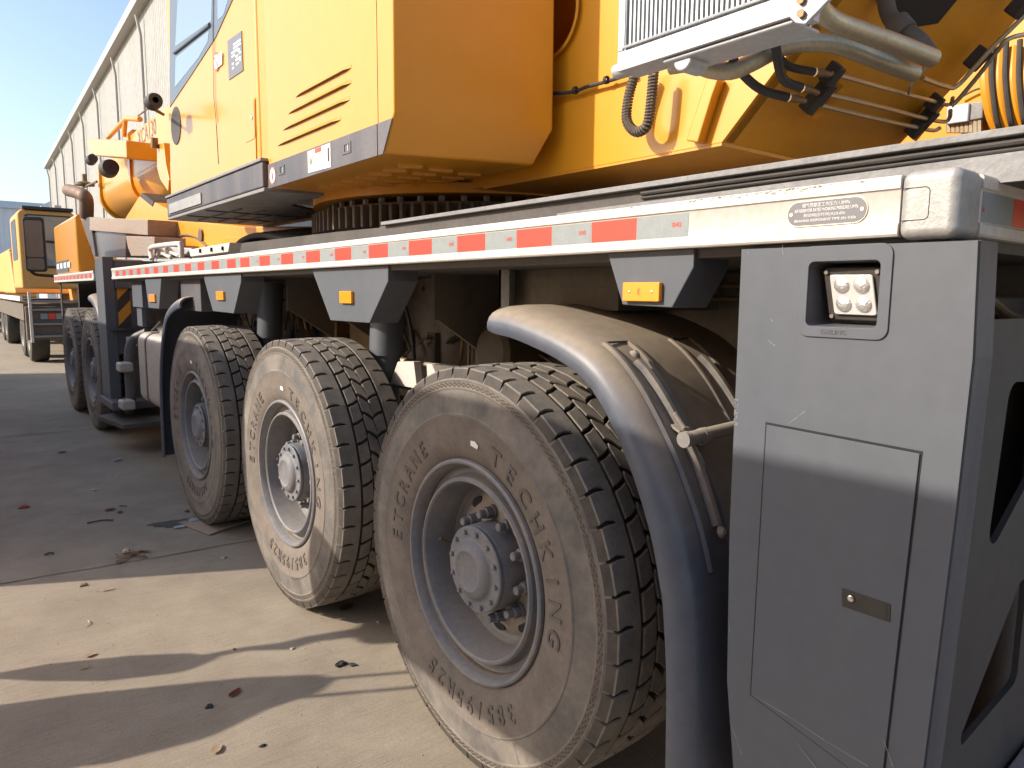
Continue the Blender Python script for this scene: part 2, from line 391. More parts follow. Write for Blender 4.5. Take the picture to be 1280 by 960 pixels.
for k in range(10):
    mb = MB(); a = 2*math.pi*(k+.5)/10; c = V((.152, .226*math.cos(a), .226*math.sin(a)))
    e1 = V((0, -math.sin(a), math.cos(a))); e2 = V((0, math.cos(a), math.sin(a)))
    pts = [c+V((-.004, 0, 0))+e1*.032*math.cos(t)+e2*.017*math.sin(t) for t in [2*math.pi*q/14 for q in range(14)]]
    mb.prism(pts, (.01, 0, 0)); at(mb, 'hand_hole_shade', M_gap)  # dark oval set proud; the shade of the hole is only its colour
mb = MB()
mb.lathe([(.192, .152), (.185, .150), (.07, .147), (.060, .146), (.0585, .139), (.052, .139), (.048, .146), (.044, .146), (.040, .142), (.039, .108), (.035, .101), (.024, .094), (.016, .083), (.012, .068), (.016, .060), (.020, .050), (.019, .02), (.018, .0005)], n=64)
hub = at(mb, 'hub', M_hub, ang=24)
for k in range(12):
    mb = MB(); a = 2*math.pi*(k+.3)/12; mb.lathe([(.039, .0085), (.031, .0085), (.029, .006), (.029, .0004)], c=(0, .126*math.cos(a), .126*math.sin(a)), n=6); at(mb, 'hub_bolt', M_hub)
mb = MB(); a = R(-60)
mb.tube([V((.17, .235*math.cos(a+1.0), .235*math.sin(a+1.0))), V((.12, .262*math.cos(a+1.05), .262*math.sin(a+1.05))), V((.075, .262*math.cos(a+1.15), .262*math.sin(a+1.15)))], .005, 8)
at(mb, 'valve_stem', M_rust)
for k in range(10):
    a = 2*math.pi*k/10+.15; c = (0, .176*math.cos(a), .176*math.sin(a)); mb = MB()
    mb.lathe([(.146, .025), (.134, .025), (.133, .021)], c=c, n=16); mb.lathe([(.134, .0215), (.108, .0215), (.105, .018), (.104, .014)], c=c, n=6)
    mb.lathe([(.106, .015), (.082, .0145), (.079, .012), (.079, .0004)], c=c, n=12)
    at(mb, 'wheel_nut', M_hub)
def copy_tree(o, parent=None, loc=None, skip=()):
    c = o.copy(); col.objects.link(c)
    if parent: c.parent = parent
    if loc is not None: c.location = loc
    for ch in [x for x in scene_children(o)]:
        if ch.name.split('.')[0] not in skip: copy_tree(ch, c)
    return c
def scene_children(o): return [x for x in bpy.data.objects if x.parent == o]
WY = [3.506, 5.154, 9.45, 11.1]
for y in WY:
    c = copy_tree(WH, CR, V((0, y, RT))-WL[CR.name]); c.rotation_euler.x = R(random.uniform(-4, 4)) if y > 4 else R(-2)
# far side wheels (seen between the near ones)
for y in [1.88]+WY:
    c = copy_tree(WH, CR, V((2.9, y, RT))-WL[CR.name], ('hub_bolt', 'wheel_nut', 'hand_hole_shade', 'valve_stem')); c.rotation_euler.z = math.pi

# axles and suspension
for y in [1.88]+WY:
    mb = MB(); mb.tube([(.3, y, RT), (.8, y, RT), (1.1, y, RT), (1.45, y, RT), (1.8, y, RT), (2.1, y, RT), (2.6, y, RT)], [.13, .10, .12, .24, .12, .10, .13], 20)
    mb.build('axle', M_under, CR)
for i, y in enumerate((3.28, 4.95)):
    mb = MB(); mb.tube([(.50, y, 1.66), (.48, y, 1.28)], .085, 24); mb.tube([(.48, y, 1.28), (.475, y, .95)], .072, 24)
    mb.build('suspension_cylinder', M_grey, CR)

# ---- chassis frame and underside
mb = MB(); mb.box(.86, .92, .35, 12.2, .98, 1.69); mb.box(1.98, 2.04, .35, 12.2, .98, 1.69); mb.box(.92, 1.98, .4, 12.2, 1.60, 1.66)
mb.build('chassis_frame', M_frame, CR)
mb = MB(); mb.box(.03, 2.87, .50, 7.72, 1.68, 1.795); mb.box(.03, 2.87, 8.80, 12.1, 1.69, 1.795)
mb.build('deck', M_deck, CR)
mb = MB()
mb.box(.17, 1.2, .0, 2.75, 1.795, 1.872)
mb.build('deck_riser', M_deck, CR, bevel=.004)
mb = MB(); mb.prism([V((.155, .0, 1.795)), V((.155, 1.62, 1.795)), V((.155, 1.62, 1.834)), V((.155, .0, 1.848))], (.014, 0, 0)); mb.build('riser_face', M_deckl, CR)
mb = MB(); mb.box(.150, 1.25, -.1, 2.7, 1.872, 1.886); mb.build('deck_top_plate', M_deckl, CR, bevel=.002)
mb = MB(); mb.tube([(.164, .0, 1.862), (.164, 1.3, 1.860)], .006, 8); mb.tube([(.166, .0, 1.850), (.166, 1.3, 1.849)], .004, 8); mb.build('edge_seal', M_black, CR)
# rear riser continuing over the tail
# ---- aluminium side rail
def rail(y0, y1, name='side_rail'):
    mb = MB()
    mb.prism([V((x, y0, z)) for x, z in ((.03, 1.701), (-.001, 1.701), (-.004, 1.705), (-.004, 1.7215), (-.001, 1.7235), (.0, 1.7245), (.0, 1.7785), (-.001, 1.780), (-.004, 1.7815), (-.004, 1.799), (-.001, 1.803), (.05, 1.803))], (0, y1-y0, 0))
    return mb.build(name, M_alu, CR)
rl = rail(.572, 4.09); rl2 = rail(4.094, 7.744); rl3 = rail(8.78, 12.114)
def tape(y0, y1, par, first_red=False, pitch=.15):
    mb = MB(); y = y0; red = first_red
    while y < y1-.01:
        mb.mi = 1 if red else 0; e = min(y+pitch, y1)
        mb.prism([V((-.0006, y+.0008, 1.7262)), V((-.0006, e-.0008, 1.7262)), V((-.0006, e-.0008, 1.7765)), V((-.0006, y+.0008, 1.7765))], (.0016, 0, 0))
        y = e; red = not red
    o = mb.build('reflective_tape', [M_white, M_red], par); return o
tape(1.015, 4.09, rl); tape(4.094, 7.6, rl2, True); tape(8.9, 12.05, rl3, True)
for k in range(10):
    mb = MB(); yy = 1.018+.30*k+.012; add_text(mb, '040', (-.0008, yy+.03, 1.747), (0, -1, 0), (0, 0, 1), .012); mb.build('tape_print', M_redink, rl)
# scuffs along the top lip of the rail
M_scuff = mat('rail_scuff', (.20, .18, .165), .7)
mb = MB(); random.seed(5)
for k in range(150):
    y = random.choice((random.gauss(.95, .10), random.gauss(.78, .05), random.uniform(.6, 3.5))); z = 1.8012-abs(random.gauss(0, .0035)); l = random.uniform(.001, .006); h = random.uniform(.0003, .0009)
    if z > 1.7825 and y > .58: mb.f([mb.bm.verts.new(p) for p in ((-.0046+.0006*(z > 1.7995)*5, y-l, z), (-.0046, y+l*.7, z-h), (-.0046, y+l, z), (-.0046, y, z+h))])
mb.build('rail_scuff', M_scuff, rl)
# name plate on the rail
mb = MB(); mb.prism(rrect(.703, 1.752, .077, .0235, .0225, -.0022), (.003, 0, 0)); npl = mb.build('rating_plate', M_chrome, rl)
mb = MB(); mb.prism(rrect(.703, 1.752, .0755, .022, .021, -.0030), (.002, 0, 0)); mb.mi = 2
for yy in (.703+.068, .703-.068): mb.lathe([(-.0038, .0035), (-.0038, .0003)], c=(0, yy, 1.752), n=10)
mb.mi = 1
add_text(mb, '储气筒额定工作压力:1.0MPa', (-.0032, .703+.046, 1.7630), (0, -1, 0), (0, 0, 1), .0078, .092)
add_text(mb, 'AIR RESERVOIR RATED WORKING PRESSURE:1.0MPa', (-.0032, .703+.061, 1.7545), (0, -1, 0), (0, 0, 1), .0062, .122, .008)
add_text(mb, '制动响应时间(A):0.60s', (-.0032, .703+.042, 1.7440), (0, -1, 0), (0, 0, 1), .0078, .080)
add_text(mb, 'BRAKING RESPONSIVE TIME (A): 0.60s', (-.0032, .703+.060, 1.7352), (0, -1, 0), (0, 0, 1), .0062, .118, .008)
mb.build('plate_writing', [M_plate, M_inkl, M_chrome], rl)
# cast corner cap
mb = MB(); mb.box(-.007, .092, .478, .572, 1.694, 1.808)
cap = mb.build('corner_cap', M_cast, CR, bevel=.018, seg=4)
mb = MB(); c1 = rrect(.545, 1.752, .022, .0265, .008, -.0068); c1 = c1[12:18][::-1]+c1[18:24][::-1] if False else [p for p in c1 if p.y < .552]; c1.sort(key=lambda p: math.atan2(p.z-1.752, -(p.y-.56))); c1 = [V((-.0068, .568, 1.7255))]+c1+[V((-.0068, .568, 1.7785))]; mb.tube(c1, .0009, 5); mb.build('cap_outline', M_gap, cap)
mb = MB(); mb.prism([V((.09, y, z)) for y, z in ((.52, 1.701), (.482, 1.701), (.479, 1.705), (.479, 1.7215), (.483, 1.7245), (.483, 1.7785), (.479, 1.7815), (.479, 1.799), (.482, 1.803), (.52, 1.803))], (2.7, 0, 0))
rr_ = mb.build('rear_rail', M_alu, CR)
mb = MB(); x = .125
for k in range(8):
    mb.mi = k % 2; x0 = .10+k*.15; mb.box(x0+.001, x0+.149, .4822, .4832, 1.7262, 1.7765)
mb.build('reflective_tape', [M_white, M_red], rr_)
mb = MB(); add_text(mb, '★', (.103, .4816, 1.742), (1, 0, 0), (0, 0, 1), .010); mb.build('tape_print', M_redink, rr_)

# ---- grey end panel (outrigger box cover)
YL, LZ = .6625, 1.6075
panel = [(.879, 1.692), (.449, 1.688), (.442, 1.50), (.447, 1.25), (.455, 1.0), (.463, .76), (.478, .52), (.50, .30), (.79, .30), (.838, .57), (.864, .76), (.876, 1.1)]
mb = MB(); hole = rrect(.6625, 1.602, .0665, .060, .010, 0)
mb.holed([V((0, y, z)) for y, z in panel], [hole], (.012, 0, 0))
for (a, b) in zip(panel, panel[1:7]): pass
pn = mb.build('side_panel', M_grey, CR, bevel=.0)
mb = MB()   # returned edges of the panel
for seq in (panel[1:8], ):
    pts = [V((.001, y, z)) for y, z in seq]
    for a, b in zip(pts, pts[1:]):
        v = [mb.bm.verts.new(p) for p in (a, b, b+V((.085, 0, 0)), a+V((.085, 0, 0)), a+V((0, .012, 0)), b+V((0, .012, 0)), b+V((.085, .012, 0)), a+V((.085, .012, 0)))]
        for q in ((0, 1, 2, 3), (7, 6, 5, 4), (0, 4, 5, 1), (3, 2, 6, 7)): mb.f([v[i] for i in q])
mb.box(.012, .085, .449, .879, 1.676, 1.689); mb.box(.012, .30, .846, .856, 1.0, 1.676)
mb.build('panel_flange', M_skirt, CR)
# rear plate with slotted openings
def slot(pts): return [V((x, .466, z)) for x, z in pts]
mb = MB()
o1 = []
for cx, cz, rr, a0, a1 in ((.30, 1.40, .04, 90, 180), (.26, 1.16, .03, 180, 300), (.60, 1.38, .04, -60, 90)):
    for k in range(6): t = R(a0+(a1-a0)*k/5); o1.append((cx+rr*math.cos(t), cz+rr*math.sin(t)))
o2 = []
for cx, cz, rr, a0, a1 in ((.20, .76, .02, 120, 240), (.45, .80, .03, 270, 360), (.45, .98, .03, 0, 130)):
    for k in range(6): t = R(a0+(a1-a0)*k/5); o2.append((cx+rr*math.cos(t), cz+rr*math.sin(t)))
mb.holed(slot([(.086, .32), (.086, 1.52), (.14, 1.56), (.95, 1.56), (.95, .32)]), [slot(o1), slot(o2)], (0, .012, 0))
mb.build('rear_plate', M_rplate, CR)
mb = MB(); mb.box(.12, 1.9, .60, .86, .36, 1.6); mb.build('outrigger_beam_box', M_under, CR, bevel=.01)
mb = MB(); mb.prism([V((.16, .40, .56)), V((.60, .40, .60)), V((.60, .40, .50)), V((.19, .40, .46))], (0, .06, 0)); mb.build('step_plate', M_deckl, CR, bevel=.004)
mb = MB(); mb.tube(smooth([(.35, .7, 1.66), (.5, .62, 1.5), (.8, .66, 1.45), (1.2, .7, 1.5)]), .014); mb.tube(smooth([(.35, .55, 1.6), (.7, .58, 1.55), (1.3, .6, 1.58)]), .010); mb.build('rear_pipes', M_brass, CR)
# lamp housing
mb = MB(); mb.holed(rrect(.6605, 1.6065, .0845, .0845, .020, -.0035), [rrect(.6625, 1.602, .0665, .060, .011, -.0035)], (.0034, 0, 0)); lh = mb.build('lamp_bezel', M_grey, CR, bevel=.0012)
mb = MB(); inn = rrect(.6625, 1.602, .0668, .0602, .010, .001); back = rrect(.6625, 1.602, .060, .054, .010, .075)
iv = [mb.bm.verts.new(p) for p in inn]; bv = [mb.bm.verts.new(p) for p in back]
for i in range(len(iv)): mb.f([iv[i], iv[(i+1) % len(iv)], bv[(i+1) % len(iv)], bv[i]])
mb.f(bv); mb.build('lamp_recess', M_skirt, lh)
mb = MB(); add_text(mb, 'OXLING', (-.0040, .697, 1.5285), (0, -1, 0), (0, 0, 1), .0085, .048); mb.build('bezel_lettering', M_skirt, lh)
# work lamp, tilted down and back
lc = V((.030, .655, 1.602)); ln = V((-1, .05, -.18)).normalized(); ly = V((0, 1, 0)); ly = (ly-ln*ly.dot(ln)).normalized(); lz = ly.cross(ln); lz = lz if lz.z > 0 else -lz
lz = (lz+ly*.10).normalized()
def lamp_rr(hy, hz, r, off):
    return [lc+ln*off+ly*(p.y)+lz*(p.z) for p in rrect(0, 0, hy, hz, r, 0)]
mb = MB(); mb.prism(lamp_rr(.056, .050, .010, 0), ln*-.035); wl = mb.build('work_lamp', M_black, CR, bevel=.003)
mb = MB(); mb.prism(lamp_rr(.041, .0375, .006, .0015), ln*.005); mb.build('lens', M_lensg, wl, bevel=.002)
mb = MB()
for a in (-1, 1):
    for b in (-1, 1):
        c = lc+ly*a*.019+lz*b*.0175+ln*.0072; e1, e2 = ly, lz
        prev = None
        for rr, of in ((.0155, 0), (.012, .0025), (.007, .0042), (.0005, .005)):
            ring = [mb.bm.verts.new(c+ln*of+e1*rr*math.cos(t)+e2*rr*math.sin(t)) for t in [2*math.pi*k/16 for k in range(16)]]
            if prev:
                for k in range(16): mb.f([prev[k], prev[(k+1) % 16], ring[(k+1) % 16], ring[k]])
            prev = ring
mb.build('led_dome', M_dome, wl)
mb = MB()
for a in (-1, 1):
    for b in (-1, 1): c = lc+ly*a*.0485+lz*b*.042; mb.tube([c-ln*.001, c+ln*.004], .004, 8)
mb.build('lamp_screw', M_disc, wl)
# door and latch
dr = [(.799, 1.340), (.508, 1.333), (.527, .743), (.540, .700), (.802, .758)]
dc = V((0, sum(a for a, b in dr)/5, sum(b for a, b in dr)/5))
mb = MB(); mb.prism([V((-.0010, y+(y-dc.y)*.026, z+(z-dc.z)*.013)) for y, z in dr], (.001, 0, 0)); mb.build('door_gap', M_gap, CR)
mb = MB(); mb.prism([V((-.004, y, z)) for y, z in dr], (.0036, 0, 0)); dv = mb.build('panel_door', M_grey, CR, bevel=.0006)
mb = MB(); lp = pxs([(1051.5, 734.5), (1113, 755.5), (1112.5, 778.5), (1052, 757.5)], x=-.006); mb.prism(lp, (.004, 0, 0)); la = mb.build('latch', M_black, dv, bevel=.002)
mb = MB(); lp = pxs([(1073, 744.5), (1108, 756.5), (1107.5, 773), (1073, 761)], x=-.0066); mb.prism(lp, (.002, 0, 0)); mb.build('latch_lever', M_black, dv)
mb = MB(); c = P(1063.5, 748, x=-.008); mb.lathe([(0, .0060), (-.0015, .0060), (-.0020, .0052), (-.0020, .0002)], c=c, n=20); mb.build('lock_cylinder', M_chrome, dv)
# scratches on the panel
M_scr = mat('paint_scratch', (.24, .25, .26), .6)
mb = MB()
def scratch(pts, wd=.0009):
    q = pxs(pts, x=-.0047)
    for a, b in zip(q, q[1:]):
        d = (b-a).normalized(); s = V((0, -d.z, d.y))*wd
        mb.f([mb.bm.verts.new(p) for p in (a-s*.3, b-s, b+s, a+s*.3)])
for s in ([(995, 928), (1020, 960)], [(1103, 922), (1109, 938), (1116, 958)], [(942, 869), (985, 895), (1030, 925), (1085, 958)]): scratch(s)
mb.build('scratch', M_scr, dv)
mb = MB()
def scratch2(pts, wd=.0008):
    q = pxs(pts, x=-.0007)
    for a, b in zip(q, q[1:]):
        d = (b-a).normalized(); s = V((0, -d.z, d.y))*wd
        mb.f([mb.bm.verts.new(p) for p in (a-s*.2, b-s, b+s, a+s*.2)])
for s in ([(911, 898), (920, 922), (927, 943)], [(960, 424), (964, 429), (969, 432)], [(985, 530), (996, 522), (1006, 514)], [(911, 775), (912.5, 790)], [(934, 316), (936, 316.6)], [(978, 305), (979, 318)], [(962, 398), (966, 402)]): scratch2(s)
for k in range(26):
    a = 917+random.uniform(0, 5); b = random.uniform(498, 532); scratch2([(a, b), (a+random.uniform(1, 3), b+random.uniform(-2, 2))], .0012)
mb.build('scratch', M_scr, pn)

# ---- brackets under the rail with amber markers
def bracket(px_poly, lamp, xx=.02, dep=.13, face=None):
    mb = MB(); mb.prism(pxs(px_poly, x=xx), (dep, 0, 0)); b = mb.build('rail_bracket', M_grey, CR, bevel=.003)
    mb = MB(); q = pxs(lamp, x=xx-.012); mb.prism(q, (.0118, 0, 0)); l = mb.build('marker_lamp', M_amber, b, bevel=.003)
    return b, q
def yz(l, x=.02): return [V((x, a, b)) for a, b in l]
def bracket2(yp, ly_, lz_, hy, hz):
    mb = MB(); mb.prism(yz(yp), (.13, 0, 0)); b = mb.build('rail_bracket', M_grey, CR, bevel=.003)
    mb = MB(); mb.prism(rrect(ly_, lz_, hy, hz, .004, .007), (.0128, 0, 0)); mb.build('marker_lamp', M_amber, b, bevel=.002)
    return b
b3 = bracket2([(1.279, 1.701), (1.223, 1.573), (1.069, 1.569), (1.013, 1.66), (1.013, 1.701)], 1.155, 1.605, .057, .0225)
b2 = bracket2([(3.10, 1.699), (3.09, 1.68), (2.92, 1.477), (2.56, 1.479), (2.405, 1.64), (2.403, 1.699)], 2.745, 1.578, .055, .025)
b1 = bracket2([(4.786, 1.699), (4.78, 1.66), (4.631, 1.476), (4.229, 1.472), (4.08, 1.65), (4.077, 1.699)], 4.44, 1.572, .07, .026)
yb0 = P(191, 350, x=.02).y; b0 = bracket2([(yb0+.28, 1.699), (yb0+.2, 1.46), (yb0-.15, 1.46), (yb0-.28, 1.699)], yb0+.02, 1.54, .10, .03)
mb = MB()
for yy in (1.155-.035, 1.155+.035): mb.lathe([(.007, .0032), (.0055, .0032), (.0052, .0003)], c=(0, yy, 1.605), n=8)
mb.build('lamp_screws', M_chrome, b3)
mb = MB(); add_text(mb, 'E', (.0068, 1.163, 1.598), (0, -1, 0), (0, 0, 1), .014); mb.build('lamp_mark', M_redink, b3)
# box and hangers under the deck
mb = MB(); mb.box(.30, .80, 1.50, 2.00, 1.548, 1.69); mb.build('tool_box', M_under, CR, bevel=.004)
mb = MB(); mb.box(.24, .34, 2.000, 2.012, 1.548, 1.69); mb.prism([V((.24, 1.955, 1.55)), V((.24, 2.012, 1.55)), V((.24, 2.012, 1.69)), V((.24, 1.955, 1.69))], (.006, 0, 0)); mb.build('hanger_bracket', M_deckl, CR)
yh = P(170, 372, x=.1).y
mb = MB(); mb.box(.08, .16, yh-.35, yh+.05, 1.45, 1.70); mb.box(.10, .14, yh-.2, yh+.0, 1.28, 1.45); mb.build('hanger_bracket', M_grey, CR, bevel=.005)
yh2 = P(242, 375, x=.1).y
mb = MB(); mb.box(.08, .5, yh2-.25, yh2+.25, 1.46, 1.70); mb.build('hanger_bracket', M_skirt, CR, bevel=.005)

# ---- fenders
LIP = [(1.745, 1.478), (1.64, 1.470), (1.525, 1.447), (1.42, 1.418), (1.327, 1.376), (1.255, 1.310), (1.201, 1.238), (1.155, 1.165), (1.121, 1.098), (1.088, 1.019), (1.062, .93), (1.047, .862), (1.03, .70), (1.022, .465), (1.02, .30)]
lipc = smooth([V((0, a, b)) for a, b in LIP], 5)
FCY, FCZ = 1.77, .73
def lip_r(a):
    """radius of the lip at an angle about the fender centre"""
    best = min(lipc, key=lambda p: abs(math.atan2(p.z-FCZ, p.y-FCY)-a)); return math.hypot(best.z-FCZ, best.y-FCY)
def lip_n(i):
    a, b = lipc[max(i-1, 0)], lipc[min(i+1, len(lipc)-1)]; d = (b-a).normalized(); return V((0, d.z, -d.y))
FPR = [(.006, .0), (-.004, .002), (-.009, .012), (-.009, .030), (-.003, .050), (.010, .067), (.030, .079), (.060, .087), (.11, .091), (.30, .093), (.55, .094), (.55, .084), (.11, .081), (.065, .077), (.036, .068), (.018, .055), (.008, .04), (.004, .015)]
def fender(dy=0., mirror=None, lo=0., i0=0, i1=None, m=None):
    mb = MB(); rings = []; idx = list(range(i0, i1 or len(lipc)))
    for q, i in enumerate(idx):
        n_ = lip_n(i); sq = (.82, .93, .98)[q] if q < 3 else 1.
        if n_.dot(V((0, lipc[i].y-FCY, lipc[i].z-FCZ))) < 0: n_ = -n_
        ring = []
        for x, o in FPR:
            oo = .045+(o-.045)*sq; p = lipc[i]+n_*oo+V((x+lo, 0, 0))
            y = p.y+dy if mirror is None else mirror+(1.88-p.y); ring.append(mb.bm.verts.new((p.x, y, p.z)))
        rings.append(ring)
    k = len(FPR)
    for A, B in zip(rings, rings[1:]):
        for i in range(k): mb.f([A[i], A[(i+1) % k], B[(i+1) % k], B[i]])
    mb.f(rings[0][::-1]); mb.f(rings[-1]); return mb.build('fender', m or M_blue, CR, ang=45)
F3 = fender()
F1 = fender(mirror=5.154)
F1b = fender(dy=7.6, lo=.02, i1=45)
def onf(px, py, h=.0):
    r = .85
    for _ in range(6):
        p = Pc(px, py, FCY, FCZ, r); r = lip_r(math.atan2(p.z-FCZ, p.y-FCY))+.095+h
    return Pc(px, py, FCY, FCZ, r)
def fang(p): return math.atan2(p.z-FCZ, p.y-FCY)
def fpt(x, a, h): r = lip_r_s(a)+.094+h; return V((x, FCY+r*math.cos(a), FCZ+r*math.sin(a)))
TAB = sorted((math.atan2(p.z-FCZ, p.y-FCY) % (2*math.pi), math.hypot(p.z-FCZ, p.y-FCY)) for p in lipc)
def lip_r_s(a):
    a %= 2*math.pi
    for (a0, r0_), (a1, r1) in zip(TAB, TAB[1:]):
        if a0 <= a <= a1: return r0_+(r1-r0_)*(a-a0)/(a1-a0+1e-9)
    return TAB[0][1] if a < TAB[0][0] else TAB[-1][1]
def strip(mb, path, prof):
    L = [[mb.bm.verts.new(fpt(x+dx, a, h)) for dx, h in prof] for x, a in path]; k = len(prof)
    for A, B in zip(L, L[1:]):
        for i in range(k): mb.f([A[i], A[(i+1) % k], B[(i+1) % k], B[i]])
    mb.f(L[0]); mb.f(L[-1][::-1])
def densify(q, n=5):
    o = []
    for (x0, a0), (x1, a1) in zip(q, q[1:]):
        for k in range(n): o.append((x0+(x1-x0)*k/n, a0+(a1-a0)*k/n))
    return o+[q[-1]]
pts = [onf(a, b, .01) for a, b in ((792, 450), (806, 462), (830, 495), (852, 528), (862, 548), (880, 585), (893, 625), (903, 655))]
sx = [(p.x, fang(p)) for p in pts]; xm = sum(x for x, a in sx)/len(sx); sx = [(.5*x+.5*xm, a) for x, a in sx]; dense = densify(sx)
SP = [(-.014, 0), (-.014, .008), (-.007, .014), (.007, .014), (.014, .008), (.014, 0)]
mb = MB(); strip(mb, dense, SP); mb.build('fender_strap', M_disc2, F3)
mb = MB(); strip(mb, [(x+.26, a) for x, a in dense], SP); mb.build('fender_strap', M_disc2, F3)
p0 = onf(858, 549, .035); mb = MB(); mb.tube([p0, p0+V((.62, -.02, .03))], .017, 20); mb.tube([p0+V((-.012, 0, 0)), p0+V((.002, 0, 0))], .0195, 20)
mb.tube([p0+V((.055, 0, .0)), p0+V((.075, 0, .0))], .021, 20); mb.build('support_rod', M_disc2, F3)
mb = MB(); q = p0+V((.03, .03, .02)); mb.tube([q, q+V((-.015, .02, .035))], .006, 10); mb.obox(q+V((.0, .012, -.002)), (.022, 0, 0), (0, .014, .006), (0, -.001, .003)); mb.build('rod_bolt', M_disc, F3)
for q in (0, -1):
    p = fpt(sx[q][0], sx[q][1]+(.02 if q else -.02), .012); e = V((0, p.y-FCY, p.z-FCZ)).normalized(); mb = MB(); mb.tube([p, p+e*.010], [.016, .006], 14); mb.build('strap_bolt', M_disc, F3)
for off in (0, .26):
    mb = MB(); a0, a1 = sx[0][1]-.10, sx[-1][1]+.12; xa, xb = sx[0][0]+off, sx[-1][0]+off
    RP = [(-.012, -.003), (-.004, .004), (.006, .004), (.014, -.003)]
    for side in (-.045, .045): strip(mb, [(xa+(xb-xa)*k/40+side, a0+(a1-a0)*k/40) for k in range(41)], RP)
    strip(mb, [(xa+(xb-xa)*0-.045+.09*k/8, a0) for k in range(9)], [(-.001, -.003), (-.001, .004), (.001, .004), (.001, -.003)])
    mb.build('fender_pressing', M_blue, F3)

# ---- pipes, tanks along the chassis
mb = MB()
X = .80
mb.tube(smooth(pxs([(500, 448), (560, 460), (572, 457), (577, 440), (581, 395), (590, 385), (640, 386), (760, 384)], x=X), 4), .009, 8)
mb.tube(smooth(pxs([(586, 460), (588, 405), (596, 393), (640, 394)], x=X), 4), .009, 8)
for yy in (342, 357, 373): mb.tube(pxs([(860, yy), (925, yy)], x=.72), .008, 8)
mb.tube(pxs([(640, 430), (700, 470)], x=X), .008, 8); mb.tube(pxs([(655, 430), (712, 468)], x=X), .008, 8)
mb.build('brake_pipes', M_brass, CR)
mb = MB(); mb.tube(pxs([(505, 452), (585, 462)], x=.62), .012, 10); mb.tube(pxs([(502, 451), (512, 453)], x=.62), .019, 8); mb.build('steering_rod', M_zinc, CR)
mb = MB(); mb.tube(smooth(pxs([(487, 362), (505, 380), (515, 420), (518, 450)], x=.72)), .010, 8)
for a in ((328, 350, 345, 440), (360, 345, 372, 415)): mb.build('air_hose', M_black, CR); mb = MB(); mb.tube(smooth(pxs([(a[0], a[1]), ((a[0]+a[2])/2+6, (a[1]+a[3])/2), (a[2], a[3])], x=.75)), .012, 8)
mb.build('air_hose', M_black, CR)
random.seed(21)
for k in range(26):
    y = random.uniform(1.6, 7.4); z = random.uniform(1.05, 1.6); x = .84
    mb = MB(); mb.tube(smooth([(x, y, z), (x-.06, y+random.uniform(-.2, .2), z+random.uniform(-.12, .1)), (x-.05, y+random.uniform(.15, .5), z+random.uniform(-.3, .15)), (x, y+random.uniform(.3, .8), z+random.uniform(-.3, .1))], 5), random.choice((.006, .008, .011)), 7)
    mb.build('chassis_cable', random.choice((M_black, M_brass, M_under)), CR)
for k in range(16):
    y = 1.3+k*.42; mb = MB(); h = random.uniform(.05, .13)
    mb.box(.825, .86, y-random.uniform(.03, .09), y+.05, 1.25-h, 1.25+h); mb.build('frame_bracket', random.choice((M_frame, M_under, M_grey)), CR, bevel=.004)
for k in range(30):
    y = 1.0+k*.23; mb = MB(); mb.tube([(.86, y, 1.62), (.850, y, 1.62)], .012, 6); mb.build('frame_bolt', M_under, CR)
for y in (2.15, 2.7, 3.75, 4.4):
    mb = MB(); mb.box(.40, .86, y-.015, y+.015, 1.48, 1.68); mb.prism([V((.42, y-.012, 1.48)), V((.86, y-.012, 1.20)), V((.86, y-.012, 1.48))], (0, .024, 0)); mb.build('deck_gusset', M_frame, CR)
mb = MB()
for k in range(9):
    a = 352+k*6; mb.tube(smooth(pxs([(a, 358+k % 3*4), (a+6, 362+k % 2*6), (a+8, 385), (a+4+k % 4*3, 412)], x=.70+.02*(k % 3))), .010, 7)
mb.tube(pxs([(358, 366), (405, 360)], x=.7), .016, 8); mb.tube(pxs([(372, 352), (385, 420)], x=.74), .022, 8)
mb.build('valve_pipes', M_brass, CR)
mb = MB(); mb.box(.72, .84, 3.9, 4.2, 1.15, 1.45); mb.box(.7, .84, 4.35, 4.5, 1.25, 1.6); mb.build('valve_block', M_brass, CR, bevel=.01)
mb = MB(); mb.lathe([(0, .002), (0, .10), (.02, .125), (.04, .13), (.5, .13)], c=P(612, 440, x=.62), n=32); mb.build('air_tank', M_under, CR)
mb = MB(); q = pxs([(497, 452), (517, 452), (521, 486), (487, 480)], x=.45); mb.prism(q, (.04, 0, 0)); q = pxs([(533, 455), (575, 458), (540, 474), (534, 476)], x=.45); mb.prism(q, (.04, 0, 0)); mb.build('sunlit_patch_plate', M_alu, CR, bevel=.003)  # pale plates added for the bright sunlit patches between the wheels
mb = MB(); mb.box(.50, .60, 2.55, 3.2, 1.12, 1.16); mb.tube([(.3, 2.7, 1.14), (.55, 2.9, 1.13)], .03, 10); mb.build('link_arm', M_under, CR)

